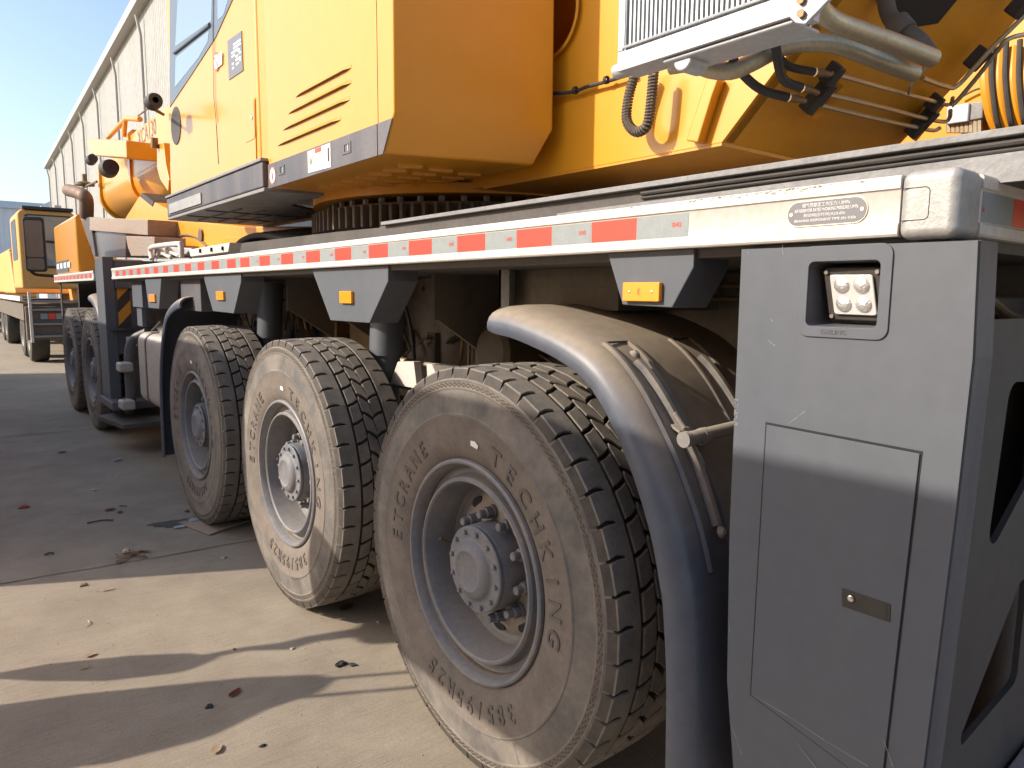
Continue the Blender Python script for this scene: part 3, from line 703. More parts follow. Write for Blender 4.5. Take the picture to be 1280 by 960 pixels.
# ---- fuel tank
ty0, ty1 = 6.05, 7.35
mb = MB()
pr = []
for cz, cx, a0 in ((1.13, .20, 90), (.66, .20, 180), (.66, .62, 270), (1.13, .62, 0)):
    for k in range(7): t = R(a0+90*k/6); pr.append(V((cx+.09*math.cos(t), ty0, cz+.09*math.sin(t))))
mb.prism(pr, (0, ty1-ty0, 0)); ft = mb.build('fuel_tank', M_tank, CR, bevel=.02, seg=3)
for yy in (ty0+.3, ty0+.95):
    mb = MB(); mb.prism([V((.41+(p.x-.41)*1.02, yy, .895+(p.z-.895)*1.015)) for p in pr], (0, .05, 0)); mb.build('tank_strap', M_skirt, ft, bevel=.003)
for yy in (ty0+.3, ty0+.95):
    mb = MB(); mb.box(.22, .5, yy-.05, yy+.10, .40, .55); mb.build('tank_bracket', M_skirt, ft, bevel=.008)
mb = MB(); mb.tube([(.30, ty1-.35, 1.21), (.27, ty1-.36, 1.29)], .07, 20); mb.build('filler_cap', M_stain, ft)
mb = MB()
for k in range(4): mb.tube(smooth([(.25+.03*k, 7.4, 1.22), (.32+.03*k, 7.1, 1.36), (.45+.03*k, 6.9, 1.42), (.6, 6.6, 1.3)]), .014, 8)
mb.build('battery_cables', M_black, CR)

# ---- front outrigger
mb = MB(); mb.box(.0, .10, 8.22, 8.66, .50, 1.93); oc = mb.build('outrigger_column', M_grey, CR, bevel=.006)
mb = MB(); mb.box(.10, .62, 8.20, 8.75, 1.62, 1.90); mb.build('outrigger_beam', M_skirt, CR, bevel=.006)
mb = MB(); mb.box(.10, .42, 8.24, 8.64, .95, 1.60); bx = mb.build('hazard_box', M_skirt, CR, bevel=.004)
hz = [P(a, b, y=8.235) for a, b in ((147, 345), (163, 345), (163, 415), (148, 416))]
mb = MB(); z0, z1 = 1.22, 1.66; x0, x1 = .118, .235
mb.prism([V((x0, 8.2375, z0)), V((x1, 8.2375, z0)), V((x1, 8.2375, z1)), V((x0, 8.2375, z1))], (0, .0015, 0))
for k in (0, 1):
    b_ = z0+.02+k*.26; pp = [(x0, b_), (x1, b_+.13), (x1, b_+.26), (x0, b_+.13)]
    mb.mi = 1; mb.prism([V((x, 8.235, min(z, z1))) for x, z in pp], (0, .0015, 0)); mb.mi = 0
mb.build('hazard_stripes', [M_black, M_yel2], bx)
mb = MB(); mb.tube([(.26, 8.42, .95), (.26, 8.42, .42)], .11, 24); mb.tube([(.26, 8.42, .42), (.26, 8.42, .25)], .07, 20); mb.build('jack_cylinder', M_skirt, CR)
mb = MB(); mb.box(.04, .5, 8.15, 8.7, 1.185, 1.21); mb.build('jack_collar', M_black, CR, bevel=.005)
mb = MB(); mb.box(.17, .27, 8.20, 8.21, 1.03, 1.13); mb.build('jack_sticker', M_label, CR)
mb = MB(); mb.prism([V((-.12, 8.3, .33)), V((.02, 7.75, .30)), V((.55, 7.6, .33)), V((.6, 8.5, .36))], (0, 0, -.05)); mb.build('jack_foot', M_deck, CR, bevel=.008)
mb = MB(); mb.box(-.04, .42, 7.9, 8.6, .42, .50); mb.build('foot_frame', M_skirt, CR, bevel=.01)
mb = MB(); mb.tube(smooth([(.12, 8.0, .40), (.10, 7.75, .55), (.10, 7.72, .95), (.14, 7.7, 1.12), (.25, 7.6, 1.2)]), .045, 14); mb.build('step_post', M_skirt, CR)
for z in (.86, .50):
    mb = MB(); mb.box(-.02, .10, 7.52, 7.72, z-.03, z+.06); mb.build('step_tread', M_tank, CR, bevel=.02, seg=3)

# ---- deck clutter ahead of the turntable
ye = P(200, 322, x=.25).y
mb = MB()
ph = [P(a, b, x=.25) for a, b in ((190, 324), (188, 312), (194, 308), (222, 305), (226, 308), (227, 322))]
mb.tube(smooth(ph, 4), .022, 12); mb.tube(smooth(pxs([(196, 322), (200, 312), (206, 318), (214, 322)], x=.3), 5), .016, 10); mb.tube(smooth(pxs([(208, 318), (210, 310), (216, 316), (224, 320)], x=.3), 5), .016, 10)
mb.build('pipe_guard', M_alu, CR)
mb = MB(); mb.prism(pxs([(238, 321), (285, 315), (287, 303), (236, 312)], x=.25), (.08, 0, 0)); mb.build('deck_bracket', M_alu, CR, bevel=.005)
mb = MB()
for k in range(3): a = 250+k*14; mb.tube(pxs([(a, 316-k*1.5), (a, 311-k*1.5)], x=.243), .008, 6)
mb.build('bracket_slots', M_gap, CR)
mb = MB(); mb.prism(pxs([(190, 320), (232, 318), (240, 310), (196, 308)], x=.5), (.5, 0, 0)); mb.build('deck_hatch', M_silver, CR, bevel=.01)
mb = MB()
for k in range(7):
    a = 290+k*9; mb.tube(smooth(pxs([(a, 314-k), (a+14, 300-k), (a+36, 294-k), (a+70, 300-k)], x=.45+.06*k)), .02, 8)
mb.build('deck_hoses', M_black, CR)
mb = MB(); mb.prism(pxs([(283, 318), (292, 305), (420, 290), (520, 280), (520, 300)], x=.40), (.35, 0, 0)); mb.build('deck_ledge', M_deck, CR)

# ---- slewing ring
gc = V((1.45, 3.9, 0)); mb = MB(); NT = 100
g = []
for k in range(NT):
    for f, rr in ((.0, .945), (.16, 1.0), (.42, 1.0), (.60, .945)):
        a = 2*math.pi*(k+f)/NT; g.append(V((gc.x+rr*math.cos(a), gc.y+rr*math.sin(a), 1.945)))
mb.prism(g, (0, 0, .115)); mb.build('slewing_gear', M_under, CR, ang=20)
mb = MB(); mb.lathe([(1.79, .90), (1.79, .965), (1.86, .965), (1.86, .935), (1.945, .935)], c=(gc.x, gc.y, 0), n=96, ax='z'); mb.lathe([(2.06, .93), (2.075, .93), (2.075, .5)], c=(gc.x, gc.y, 0), n=96, ax='z'); mb.build('slewing_base', M_under, CR)
for k in range(48):
    mb = MB(); a = 2*math.pi*k/48; c = V((gc.x+.90*math.cos(a), gc.y+.90*math.sin(a), 0)); mb.tube([c+V((0, 0, 2.07)), c+V((0, 0, 2.105))], .018, 6); mb.build('ring_bolt', M_deckl, CR)
mb = MB(); mb.lathe([(2.11, .5), (2.11, .99), (2.16, .99), (2.16, .5)], c=(gc.x, gc.y, 0), n=64, ax='z'); mb.build('turntable_plate', M_yel2, CR)

# ---- engine cover of the upper structure
cy = [(3.955, 2.156), (2.665, 2.156), (2.572, 2.300), (2.572, 4.3), (3.955, 4.3)]
mb = MB()
fl_ = [[V((.15, 3.955, 2.156)), V((.15, 2.665, 2.156)), V((.79, 2.49, 2.156)), V((.79, 3.955, 2.156))], [V((.15, 3.955, 2.300)), V((.15, 2.572, 2.300)), V((.83, 2.405, 2.300)), V((.83, 3.955, 2.300))], [V((.15, 3.955, 4.3)), V((.15, 2.572, 4.3)), V((.83, 2.405, 4.3)), V((.83, 3.955, 4.3))]]
fl_ = [[mb.bm.verts.new(p) for p in l] for l in fl_]; mb.f(fl_[0][::-1]); mb.f(fl_[2])
for A_, B_ in zip(fl_, fl_[1:]):
    for k in range(4): mb.f([A_[k], A_[(k+1) % 4], B_[(k+1) % 4], B_[k]])
ec = mb.build('engine_cover', M_yel, CR, bevel=.012, seg=3)
mb = MB(); mb.prism([V((.1455, a, b)) for a, b in ((3.95, 2.152), (2.712, 2.152), (2.712, 2.277), (3.95, 2.277))], (.004, 0, 0)); mb.build('cover_skirt', M_skirt, ec)
mb = MB(); mb.prism([V((.1455, a, b)) for a, b in ((2.704, 2.152), (2.665, 2.152), (2.585, 2.277), (2.704, 2.277))], (.004, 0, 0)); mb.build('cover_skirt', M_skirt, ec)
mb = MB(); mb.box(.1492, .151, 2.705, 2.709, 2.277, 4.3); mb.build('cover_seam', M_gap, ec)
for (ya, yb, z) in ((3.549, 2.94, 2.545), (3.65, 2.943, 2.484), (3.73, 2.961, 2.418), (3.81, 3.052, 2.352)):
    mb = MB(); n = 12; A = []
    for k in range(n+1):
        t = k/n; y = ya+(yb-ya)*t; e = min(1, t*9, (1-t)*14)
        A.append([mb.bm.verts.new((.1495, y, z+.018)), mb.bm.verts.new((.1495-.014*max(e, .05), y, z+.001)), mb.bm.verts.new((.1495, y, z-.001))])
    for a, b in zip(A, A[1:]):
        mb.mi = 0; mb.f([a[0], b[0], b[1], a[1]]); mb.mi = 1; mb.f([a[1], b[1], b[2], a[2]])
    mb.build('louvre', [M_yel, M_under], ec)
# under-cover louvres
for j in range(3):
    for k in range(7):
        mb = MB(); c = V((.38+.16*j, 2.85+.14*k, 2.156)); mb.tube([c+V((-.05, .02, 0)), c+V((.05, -.02, 0))], .012, 8); mb.build('bottom_louvre', M_yel2, ec)
# stickers and slots on the skirt
mb = MB(); mb.prism([V((.1440, a, b)) for a, b in ((3.41, 2.168), (3.155, 2.163), (3.155, 2.270), (3.41, 2.268))], (.0012, 0, 0))
mb.mi = 1; mb.prism([V((.1434, a, b)) for a, b in ((3.325, 2.246), (3.25, 2.246), (3.25, 2.268), (3.325, 2.268))], (.0005, 0, 0))
mb.mi = 2
for zz in (2.236, 2.226, 2.216, 2.206, 2.196): mb.box(.1435, .1438, 3.245, 3.33-.01*(zz*997 % 2), zz, zz+.002)
add_text(mb, 'W', (.1436, 3.395, 2.19), (0, -1, 0), (0, 0, 1), .05, .045); mb.box(.1435, .1438, 3.165, 3.185, 2.19, 2.25); mb.box(.1435, .1438, 3.335, 3.342, 2.175, 2.26)
mb.build('warning_sticker', [M_label, M_redink, M_ink], ec)
mb = MB(); mb.lathe([(.1440, .045), (.1440, .0003)], c=(0, 3.885, 2.212), n=28); mb.mi = 1; mb.lathe([(.1435, .044), (.1435, .038)], c=(0, 3.885, 2.212), n=28); mb.mi = 2; mb.obox((.1433, 3.885, 2.212), (.0003, 0, 0), (0, .005, .022), (0, -.006, .002)); mb.build('round_sticker', [M_label, M_redink, M_ink], ec)
for (a, b) in ((P(352, 214, x=.145).y, 2.225), (P(433, 185, x=.145).y, 2.222)):
    mb = MB(); mb.holed(rrect(a, b, .045, .024, .004, .1425), [rrect(a-.008, b, .026, .015, .003, .1425)], (.003, 0, 0)); mb.build('lift_slot', M_skirt, ec)
    mb = MB(); mb.box(.1435, .1445, a-.02, a-.012, b-.013, b+.013); mb.build('slot_pin', M_chrome, ec)

# ---- operator cab
cabp = [(4.075, 2.262), (4.075, 4.3), (5.93, 4.3), (5.93, 3.2), (6.02, 2.9), (6.05, 2.325)]
mb = MB(); mb.prism([V((.15, a, b)) for a, b in cabp], (.95, 0, 0)); cab = mb.build('operator_cab', M_yel, CR, bevel=.03, seg=3)
mb = MB(); mb.prism(pxs([(212.5, 203), (270, 156), (303, 128), (318, 122), (320, 200), (214, 245)], x=.1435), (.0064, 0, 0)); mb.build('lower_body_panel', M_yel, cab, bevel=.003)
mb = MB(); mb.prism(pxs([(212, 0), (214.5, -40), (300, -40), (290, 0), (269, 47), (240, 92), (212, 134)], x=.1455), (.0045, 0, 0)); mb.build('window_surround', M_frameB, cab, bevel=.001)
mb = MB(); mb.prism(pxs([(224, -40), (266, -40), (264, 26), (219, 58)], x=.1442), (.001, 0, 0)); mb.build('window', M_glass, cab)
mb = MB(); mb.prism(pxs([(219.5, 72), (261, 38), (259.5, 52), (248, 72), (218.5, 109)], x=.1442), (.001, 0, 0)); mb.build('window', M_glass, cab)
mb = MB(); mb.prism(pxs([(271, -40), (292, -40), (285, 0), (279, 19), (272, 25)], x=.1442), (.001, 0, 0)); mb.build('window', M_glass, cab)
mb = MB(); mb.tube(pxs([(218, 66), (262, 31)], x=.140), .012, 8); mb.build('window_bar', M_frameB, cab)
mb = MB()
for l in ([(267, -30), (266, 40), (267, 120), (270, 150), (273, 205)], [(316, 205), (275, 220)]):
    q = pxs(l, x=.1422)
    for a, b in zip(q, q[1:]): d = (b-a).normalized(); s = V((0, -d.z, d.y))*.006; mb.f([mb.bm.verts.new(p) for p in (a-s, b-s, b+s, a+s)])
mb.build('door_seam', M_gap, cab)
mb = MB(); c = P(218.5, 157, x=.14); mb.lathe([(.151, .135), (.145, .132), (.144, .12), (.147, .105), (.147, .001)], c=(0, c.y, c.z), n=40); mb.build('vent_ring', M_black, cab)
mb = MB(); q = rrect((4.296+4.121)/2, 2.546, .085, .105, .02, .1408); mb.prism(q, (.003, 0, 0)); fl = mb.build('service_flap', M_yel, cab, bevel=.001)
mb = MB(); mb.lathe([(.1405, .014), (.137, .012), (.137, .0003)], c=(0, 4.16, 2.56), n=16); mb.build('flap_lock', M_chrome, cab)
# data plate and notice
def quadpx(mb, l, x, d): mb.prism(pxs(l, x=x), (d, 0, 0))
mb = MB(); quadpx(mb, [(284, 51), (301.5, 38.5), (303.5, 88), (286, 100)], .1455, .004); mb.mi = 1
A, B, C_, D_ = pxs([(285, 53), (300.8, 41), (302.4, 86), (286.6, 97)], x=.1448)
def inq(u, v): return A.lerp(B, u).lerp(D_.lerp(C_, u), v)
rows = [(.40, .98, .15), (.40, .98, .25), (.25, .80, .35), (.25, .5, .45), (.70, .9, .40), (.55, .74, .52), (.82, .98, .49), (.55, .95, .62), (.25, .38, .66), (.55, .78, .74), (.85, .95, .70), (.25, .4, .78)]
for u0_, u1_, v0_ in rows: mb.prism([inq(u0_, v0_), inq(u1_, v0_), inq(u1_, v0_+.055), inq(u0_, v0_+.055)], (.0004, 0, 0))
mb.build('data_plate', [M_plate, M_inkl], cab)
mb = MB(); quadpx(mb, [(267, 70), (277.5, 65), (277.5, 80), (268, 88)], .1425, .001); mb.mi = 1
c = P(270, 77, x=.1422); mb.lathe([(.1421, .055), (.1421, .045)], c=(0, c.y, c.z), n=24); mb.obox((.1420, c.y, c.z), (.0003, 0, 0), (0, .036, .036), (0, .004, -.004)); mb.build('notice_sticker', [M_label, M_redink], cab)
# skirt and underfloor
mb = MB(); mb.box(.128, .16, 3.99, 6.09, 2.162, 2.300); mb.build('cab_skirt', M_skirt, cab, bevel=.01)
mb = MB(); mb.box(.118, .17, 3.985, 6.09, 2.300, 2.318); mb.build('skirt_lip', M_deckl, cab, bevel=.004)
mb = MB(); mb.box(.12, .128, 5.15, 6.0, 2.18, 2.25); mb.build('grip_pad', M_cast, cab)
mb = MB(); mb.prism([V((.13, 3.98, 0)), V((.13, 6.1, 0)), V((.95, 6.1, 0)), V((1.0, 4.65, 0)), V((.72, 4.72, 0)), V((.50, 4.55, 0)), V((.45, 4.25, 0)), V((.50, 3.95, 0))], (0, 0, .02))
bmesh.ops.translate(mb.bm, verts=mb.bm.verts, vec=(0, 0, 2.14)); mb.build('cab_floor_plate', M_deckl, cab, bevel=.004)
mb = MB()
for x in (.3, .45, .6, .75): mb.box(x, x+.012, 4.9, 5.9, 2.132, 2.140)
mb.box(.15, .8, 5.15, 5.165, 2.132, 2.140); mb.box(.15, .8, 5.6, 5.615, 2.132, 2.140); mb.build('floor_rib', M_skirt, cab)
mb = MB(); mb.box(.16, 1., 3.956, 4.074, 2.3, 4.3); mb.build('cab_back_gap', M_yel2, CR)
# mirror and hooks forward of the cab
mb = MB(); c = P(192, 127, x=-.05); mb.lathe([(-.06, .02), (-.06, .045), (-.03, .052), (.05, .052), (.07, .035), (.07, .001)], c=c, n=24, ax='y'); mm_ = mb.build('cab_mirror', M_black, cab)
mb = MB(); mb.tube([c+V((.0, 0, -.05)), P(204, 143, x=.15)], .012, 8); mb.build('mirror_arm', M_black, cab)
mb = MB(); mb.prism([P(a, b, x=.25) for a, b in ((196, 180), (204, 178), (207, 205), (211, 225), (210, 240), (200, 225), (196, 210))], (.08, 0, 0)); mb.build('cab_grab_bracket', M_yel, cab, bevel=.01)
mb = MB(); mb.tube(pxs([(193, 172), (193, 185)], x=.22), .03, 8); mb.build('horn', M_brass, cab)

# ---- turret frame with the gooseneck rising to the rear
XW = .90
wy = [(1.583, 2.130), (.523, 3.19), (.523, 4.4), (6.2, 4.4), (6.2, 2.16)]
mb = MB(); hc = V((XW, 2.52, 2.70)); hole = [V((XW, 2.50+.17*math.cos(t), 2.80+.17*math.sin(t))) for t in [2*math.pi*k/32 for k in range(32)]]
mb.holed([V((XW, a, b)) for a, b in wy], [hole], (.05, 0, 0)); mb.box(1.95, 2.0, 1.7, 6.2, 2.15, 4.4)
tf = mb.build('turret_frame', M_yel, CR)
mb = MB(); mb.prism([V((XW-.012, a, b)) for a, b in ((1.583, 2.128), (1.305, 2.406), (6.1, 2.46), (6.1, 2.128))], (.011, 0, 0)); mb.build('lower_side_plate', M_yel, tf, bevel=.002)
mb = MB(); mb.lathe([(XW-.02, .185), (XW-.02, .168), (XW+.02, .168)], c=(0, 2.50, 2.80), n=40); mb.build('port_ring', M_yel2, tf)
mb = MB(); mb.box(XW-.01, 2.0, 1.585, 3.0, 2.118, 2.133); mb.build('belly_plate', M_yel2, tf)
A0 = V((XW, 1.583, 2.130)); A1 = V((XW, .523, 3.19)); B0 = V((1.98, 1.583, 2.130)); B1 = V((1.98, .373, 3.34))
gn = (A1-A0).cross(B0-A0).normalized(); gn = gn if gn.y < 0 else -gn
mb = MB(); mb.prism([A0, A1, B1, B0], -gn*.04); gp = mb.build('gooseneck_plate', M_yel2, CR, bevel=.004)
def G(a, b, off=.0): return Pn(a, b, A0+gn*off, (B0-A0).cross(A1-A0).normalized())
mb = MB(); mb.prism([G(a, b, .002) for a, b in ((1064, -30), (1096, 0), (1118, 26), (1128, 36), (1172, 29), (1200, -5), (1225, -35))], gn*.002); mb.build('gooseneck_opening_shade', M_gap, gp)  # flat dark patch on the plate, shade of the opening put in colour
mb = MB(); mb.prism([G(a, b, .004) for a, b in ((1043, 97), (1048, 100), (1012, 140), (1005, 137))], gn*.05); mb.build('clamp_rail', M_yel2, gp); mb = MB(); mb.prism([G(a, b, .004) for a, b in ((1165, 120), (1170, 123), (1148, 152), (1135, 168), (1130, 165))], gn*.05); mb.build('clamp_rail', M_yel2, gp)
mb = MB(); mb.prism(pxs([(857, 176), (872, 178), (890, 120), (898, 98), (884, 94)], x=XW-.055), (.043, 0, 0)); mb.build('gusset', M_yel, tf, bevel=.006)
for l in ([(1040, 92), (1090, 106), (1130, 117), (1168, 127), (1183, 131), (1189, 129), (1191, 122)],):
    mb = MB(); mb.tube(smooth([G(a, b, .07) for a, b in l], 4), .0075, 8); mb.build('hydraulic_line', M_zinc, gp)
mb = MB(); mb.tube(smooth([G(a, b, .07) for a, b in [(1030, 117), (1090, 131), (1152, 147), (1180, 152), (1187, 147), (1188, 138)]], 4), .0085, 8); mb.build('hydraulic_line', M_zinc, gp)
mb = MB(); mb.tube(smooth([G(a, b, .07) for a, b in [(1020, 130), (1080, 145), (1140, 158), (1166, 163), (1175, 160)]], 4), .0085, 8); mb.build('hydraulic_line', M_zinc, gp)
mb = MB(); mb.tube(smooth([G(a, b, .09) for a, b in [(1153, 98), (1185, 109), (1197, 107), (1215, 88), (1240, 60), (1262, 38), (1290, 10)]], 5), .009, 8); mb.build('hydraulic_line', M_zinc, gp)
mb = MB(); mb.tube(smooth([G(a, b, .09) for a, b in [(1189, 133), (1200, 122), (1225, 92), (1245, 66), (1262, 48), (1300, 40)]], 5), .009, 8); mb.build('hydraulic_line', M_zinc, gp)
mb = MB(); mb.tube(smooth([G(a, b, .09) for a, b in [(1136, 117), (1140, 105), (1158, 84), (1160, 78)]], 5), .006, 8); mb.build('hydraulic_line', M_zinc, gp)
for (a, b, s) in ((1040, 93, .035), (1028, 115, .04), (1015, 128, .035), (1168, 128, .03), (1158, 148, .04), (1145, 160, .035), (1222, 73, .04), (1275, 6, .04)):
    mb = MB(); c = G(a, b, .06); ex = V((1, 0, 0)); es = (A1-A0).normalized(); mb.obox(c, ex*s*.55, es*s, gn*.026); mb.build('pipe_clamp', M_black, gp, bevel=.006)
# big zinc pipes
def PX(l): return [P(a, b, x=x) for a, b, x in l]
mb = MB(); mb.tube(smooth(PX([(838, 82, .50), (865, 79, .52), (890, 87, .56), (915, 88, .60), (940, 78, .64), (975, 60, .70), (1010, 53, .76), (1050, 57, .84), (1095, 74, .98), (1143, 92, 1.14)]), 6), .0265, 20); mb.build('coolant_pipe', M_zinc, CR)
mb = MB(); mb.tube(smooth(PX([(1022, 5, .55), (1028, 16, .58), (1045, 28, .64), (1080, 41, .76), (1120, 55, .90), (1166, 73, 1.06)]), 6), .0265, 20); mb.build('coolant_pipe', M_zinc, CR)
mb = MB(); mb.tube(smooth(PX([(1165, 72, 1.10), (1150, 52, 1.10), (1128, 34, 1.10), (1112, 20, 1.10), (1105, -10, 1.10)]), 6), .025, 16); mb.tube(PX([(1132, 42, 1.1), (1120, 28, 1.10)]), .037, 16); mb.build('rubber_elbow', M_under, CR)
mb = MB()
mb.tube(smooth(PX([(908, 40, .55), (914, 68, .58), (928, 92, .64), (952, 112, .72), (985, 122, .80)]), 6), .014, 10)
mb.tube(smooth(PX([(968, 35, .60), (972, 75, .66), (980, 100, .74), (1002, 110, .80)]), 6), .014, 10)
mb.tube(smooth(PX([(960, 40, .62), (966, 60, .68), (985, 82, .76), (1018, 90, .84)]), 6), .012, 10)
mb.build('hydraulic_hose', M_black, CR)
mb = MB()
for l in (((985, 122), (996, 123.5), (1006, 126)), ((1002, 110), (1012, 112), (1022, 116)), ((1018, 90), (1028, 91), (1036, 93))):
    q = [G(a, b, .075) for a, b in l]; mb.tube([q[0], q[1]], .014, 8); mb.tube([q[1], q[2]], .010, 6)
mb.build('hose_fitting', M_brass, CR)
# coiled cable
mb = MB(); U = smooth(pxs([(796, 84), (792, 98), (786, 120), (783, 145), (787, 158), (797, 165), (808, 158), (812, 142), (815, 115), (817, 90)], x=.80), 26)
hel = []; acc = 0; nturn = 46
L_ = [0]
for a, b in zip(U, U[1:]): L_.append(L_[-1]+(b-a).length)
nn = nturn*9; j = 0; nx = V((1, 0, 0))
for k in range(nn+1):
    s = L_[-1]*k/nn
    while j < len(L_)-2 and L_[j+1] < s: j += 1
    t = (s-L_[j])/(L_[j+1]-L_[j]); c = U[j].lerp(U[j+1], t); tg = (U[j+1]-U[j]).normalized(); ny = tg.cross(nx).normalized(); ph = 2*math.pi*k/9
    hel.append(c+.0155*(math.cos(ph)*nx+math.sin(ph)*ny))
mb.tube(hel, .0052, 6); mb.build('coiled_cable', M_under, CR)
mb = MB(); mb.tube(smooth(pxs([(690, 117), (715, 115), (735, 108), (758, 102), (790, 92)], x=.87)), .008, 8)
for a, b in ((719, 113), (758, 100)): c = P(a, b, x=.86); mb.lathe([(-.006, .016), (.006, .016), (.006, .010), (-.006, .010), (-.006, .016)], c=c, n=16, ax='y'); 
mb.build('side_cable', M_black, tf)

# ---- radiator
rx, ry0, ry1, rz = .30, .96, 1.53, 2.240
mb = MB(); mb.box(rx, rx+.09, ry0, ry1, rz, rz+.055); mb.box(rx, rx+.09, ry1-.02, ry1, rz+.055, 3.2); mb.box(rx, rx+.09, ry0, ry0+.02, rz+.055, 3.2)
rd = mb.build('radiator', M_silver, CR, bevel=.003)
mb = MB(); mb.box(rx+.02, rx+.085, ry0+.02, ry1-.02, rz+.055, 3.2); mb.build('radiator_core', M_black, rd)
mb = MB()
for k in range(34):
    y = ry0+.030+k*(ry1-ry0-.06)/33; mb.box(rx+.002, rx+.03, y-.0035, y+.0035, rz+.056, 3.2)
mb.build('radiator_fins', M_silver, rd)
mb = MB(); mb.tube([(rx-.005, ry0+.03, rz+.060), (rx-.005, ry1-.03, rz+.060)], .004, 6); mb.tube([(rx-.005, ry1-.03, rz+.060), (rx-.005, ry1-.03, 3.2)], .004, 6); mb.build('radiator_bead', M_silver, rd)
mb = MB(); mb.tube([(rx+.045, ry1-.02, rz+.02), (rx+.045, ry1+.05, rz+.02)], .022, 20); mb.build('radiator_stub', M_silver, rd, bevel=.006)
mb = MB(); mb.box(rx+.01, rx+.13, ry0+.02, ry1-.16, rz-.012, rz+.0); mb.tube([(rx+.02, ry1-.22, rz-.012), (rx+.10, ry1-.22, rz-.012)], .030, 20); mb.build('radiator_mount', M_silver, rd, bevel=.01)
mb = MB(); mb.prism(pxs([(988, -30), (1060, -30), (1036, 0), (1006, 31), (994, 29), (986, 22)], x=.30), (.012, 0, 0)); mb.build('bracket_plate', M_silver, rd, bevel=.004)
mb = MB()
for a, b in ((1003, 18), (1003, 1)): c = P(a, b, x=.30); mb.tube([c, c+V((-.01, 0, 0))], .010, 6)
mb.build('bracket_bolts', M_brass, rd)

# ---- main boom
def usect(cx, zt, zb, hw, y, rad=.42, n=14):
    pts = [V((cx-hw, y, zt)), V((cx+hw, y, zt))]; pts[0:0] = []
    out = [V((cx+hw-.06, y, zt)), V((cx-hw+.06, y, zt)), V((cx-hw, y, zt-.06))]
    zc = zb+rad
    for k in range(n+1):
        t = math.pi+math.pi*k/n; out.append(V((cx+hw*math.cos(t), y, zc+rad*math.sin(t))))
    out.append(V((cx+hw, y, zt-.06))); return out
mb = MB(); mb.prism(usect(1.45, 3.80, 2.74, .50, 2.4), (0, 9.2, 0)); bm_ = mb.build('boom', M_yel, CR, ang=30)
mb = MB(); mb.prism(usect(1.45, 3.83, 2.71, .53, 11.45), (0, .12, 0)); mb.build('boom_collar', M_yel, bm_, ang=30)
mb = MB(); mb.prism(usect(1.45, 3.72, 2.82, .44, 11.6), (0, 2.7, 0)); mb.prism(usect(1.45, 3.76, 2.78, .48, 14.2), (0, .12, 0)); mb.build('boom_section', M_yel, bm_, ang=30)
mb = MB()
ta = P(172, 179, x=.945); tb = P(196, 160, x=.945)
add_text(mb, 'XCA130', (.947, ta.y, 3.52), (0, -1, 0), (0, 0, 1), .20, abs(ta.y-P(195, 166, x=.945).y)); mb.build('boom_lettering', M_skirt, bm_)
mb = MB(); mb.box(.948, .950, 3., 11.5, 3.17, 3.19); mb.build('boom_weld_line', M_yel2, bm_)
# lights, hood sheet and winch pipes on the boom nose
mb = MB(); h = [P(a, b, x=.55) for a, b in ((107, 176), (112, 173), (157, 175), (158, 198), (119, 195), (113, 190))]
mb.prism(h, (.35, 0, 0)); mb.build('nose_hood', M_yel, CR, bevel=.02)
mb = MB(); c = P(137, 210, x=.6); mb.lathe([(-.10, .01), (-.10, .10), (.1, .12), (.2, .10), (.2, .01)], c=c, n=28, ax='y'); mb.build('boom_lamp', M_black, CR)
mb = MB(); c = P(115, 199, x=.75); mb.lathe([(-.10, .01), (-.10, .07), (.15, .08), (.15, .01)], c=c, n=20, ax='y'); mb.build('boom_lamp', M_black, CR)
mb = MB(); mb.tube(pxs([(135, 172), (158, 148), (175, 149)], x=.9), .035, 12); mb.tube(pxs([(155, 170), (157, 148)], x=.9), .03, 10); mb.build('rope_guide', M_yel2, CR)
mb = MB(); mb.tube([P(170, 147, x=1.3), P(188, 133, x=.9)], .012, 6); mb.build('hoist_rope', M_under, CR)
# carrier: intermediate shaded plate, fin, hood, boxes
mb = MB(); mb.prism(pxs([(157, 272), (174, 245), (181, 243), (192, 252), (213, 263), (250, 277), (300, 283), (395, 283), (395, 312), (157, 322)], x=.86), (.5, 0, 0)); cb = mb.build('boom_support', M_yel2, CR, bevel=.01)
mb = MB(); mb.prism([P(a, b, x=.85) for a, b in ((174, 245), (178, 241), (192, 252), (190, 258))], (.3, 0, 0)); mb.build('support_pad', M_black, cb)
mb = MB(); mb.tube(smooth(pxs([(214, 306), (225, 295), (240, 295), (252, 302), (258, 308)], x=.85), 5), .012, 6); c = P(251, 294, x=.85); mb.lathe([(-.01, .07), (-.012, .001)], c=c, n=20); mb.build('hatch_line', M_rust, cb)
mb = MB(); mb.prism(pxs([(279, 296), (298, 296), (303, 300), (304, 308), (279, 312)], x=.85), (.02, 0, 0)); mb.build('hatch', M_yel, cb, bevel=.005)
mb = MB(); mb.lathe([(2.8, .0), ], c=(0, 0, 0), n=3) if False else None
mb = MB(); mb.tube([(1.2, 6.5, 2.55), (1.3, 9.5, 2.35)], .16, 24); mb.build('lift_cylinder', M_yel, CR)
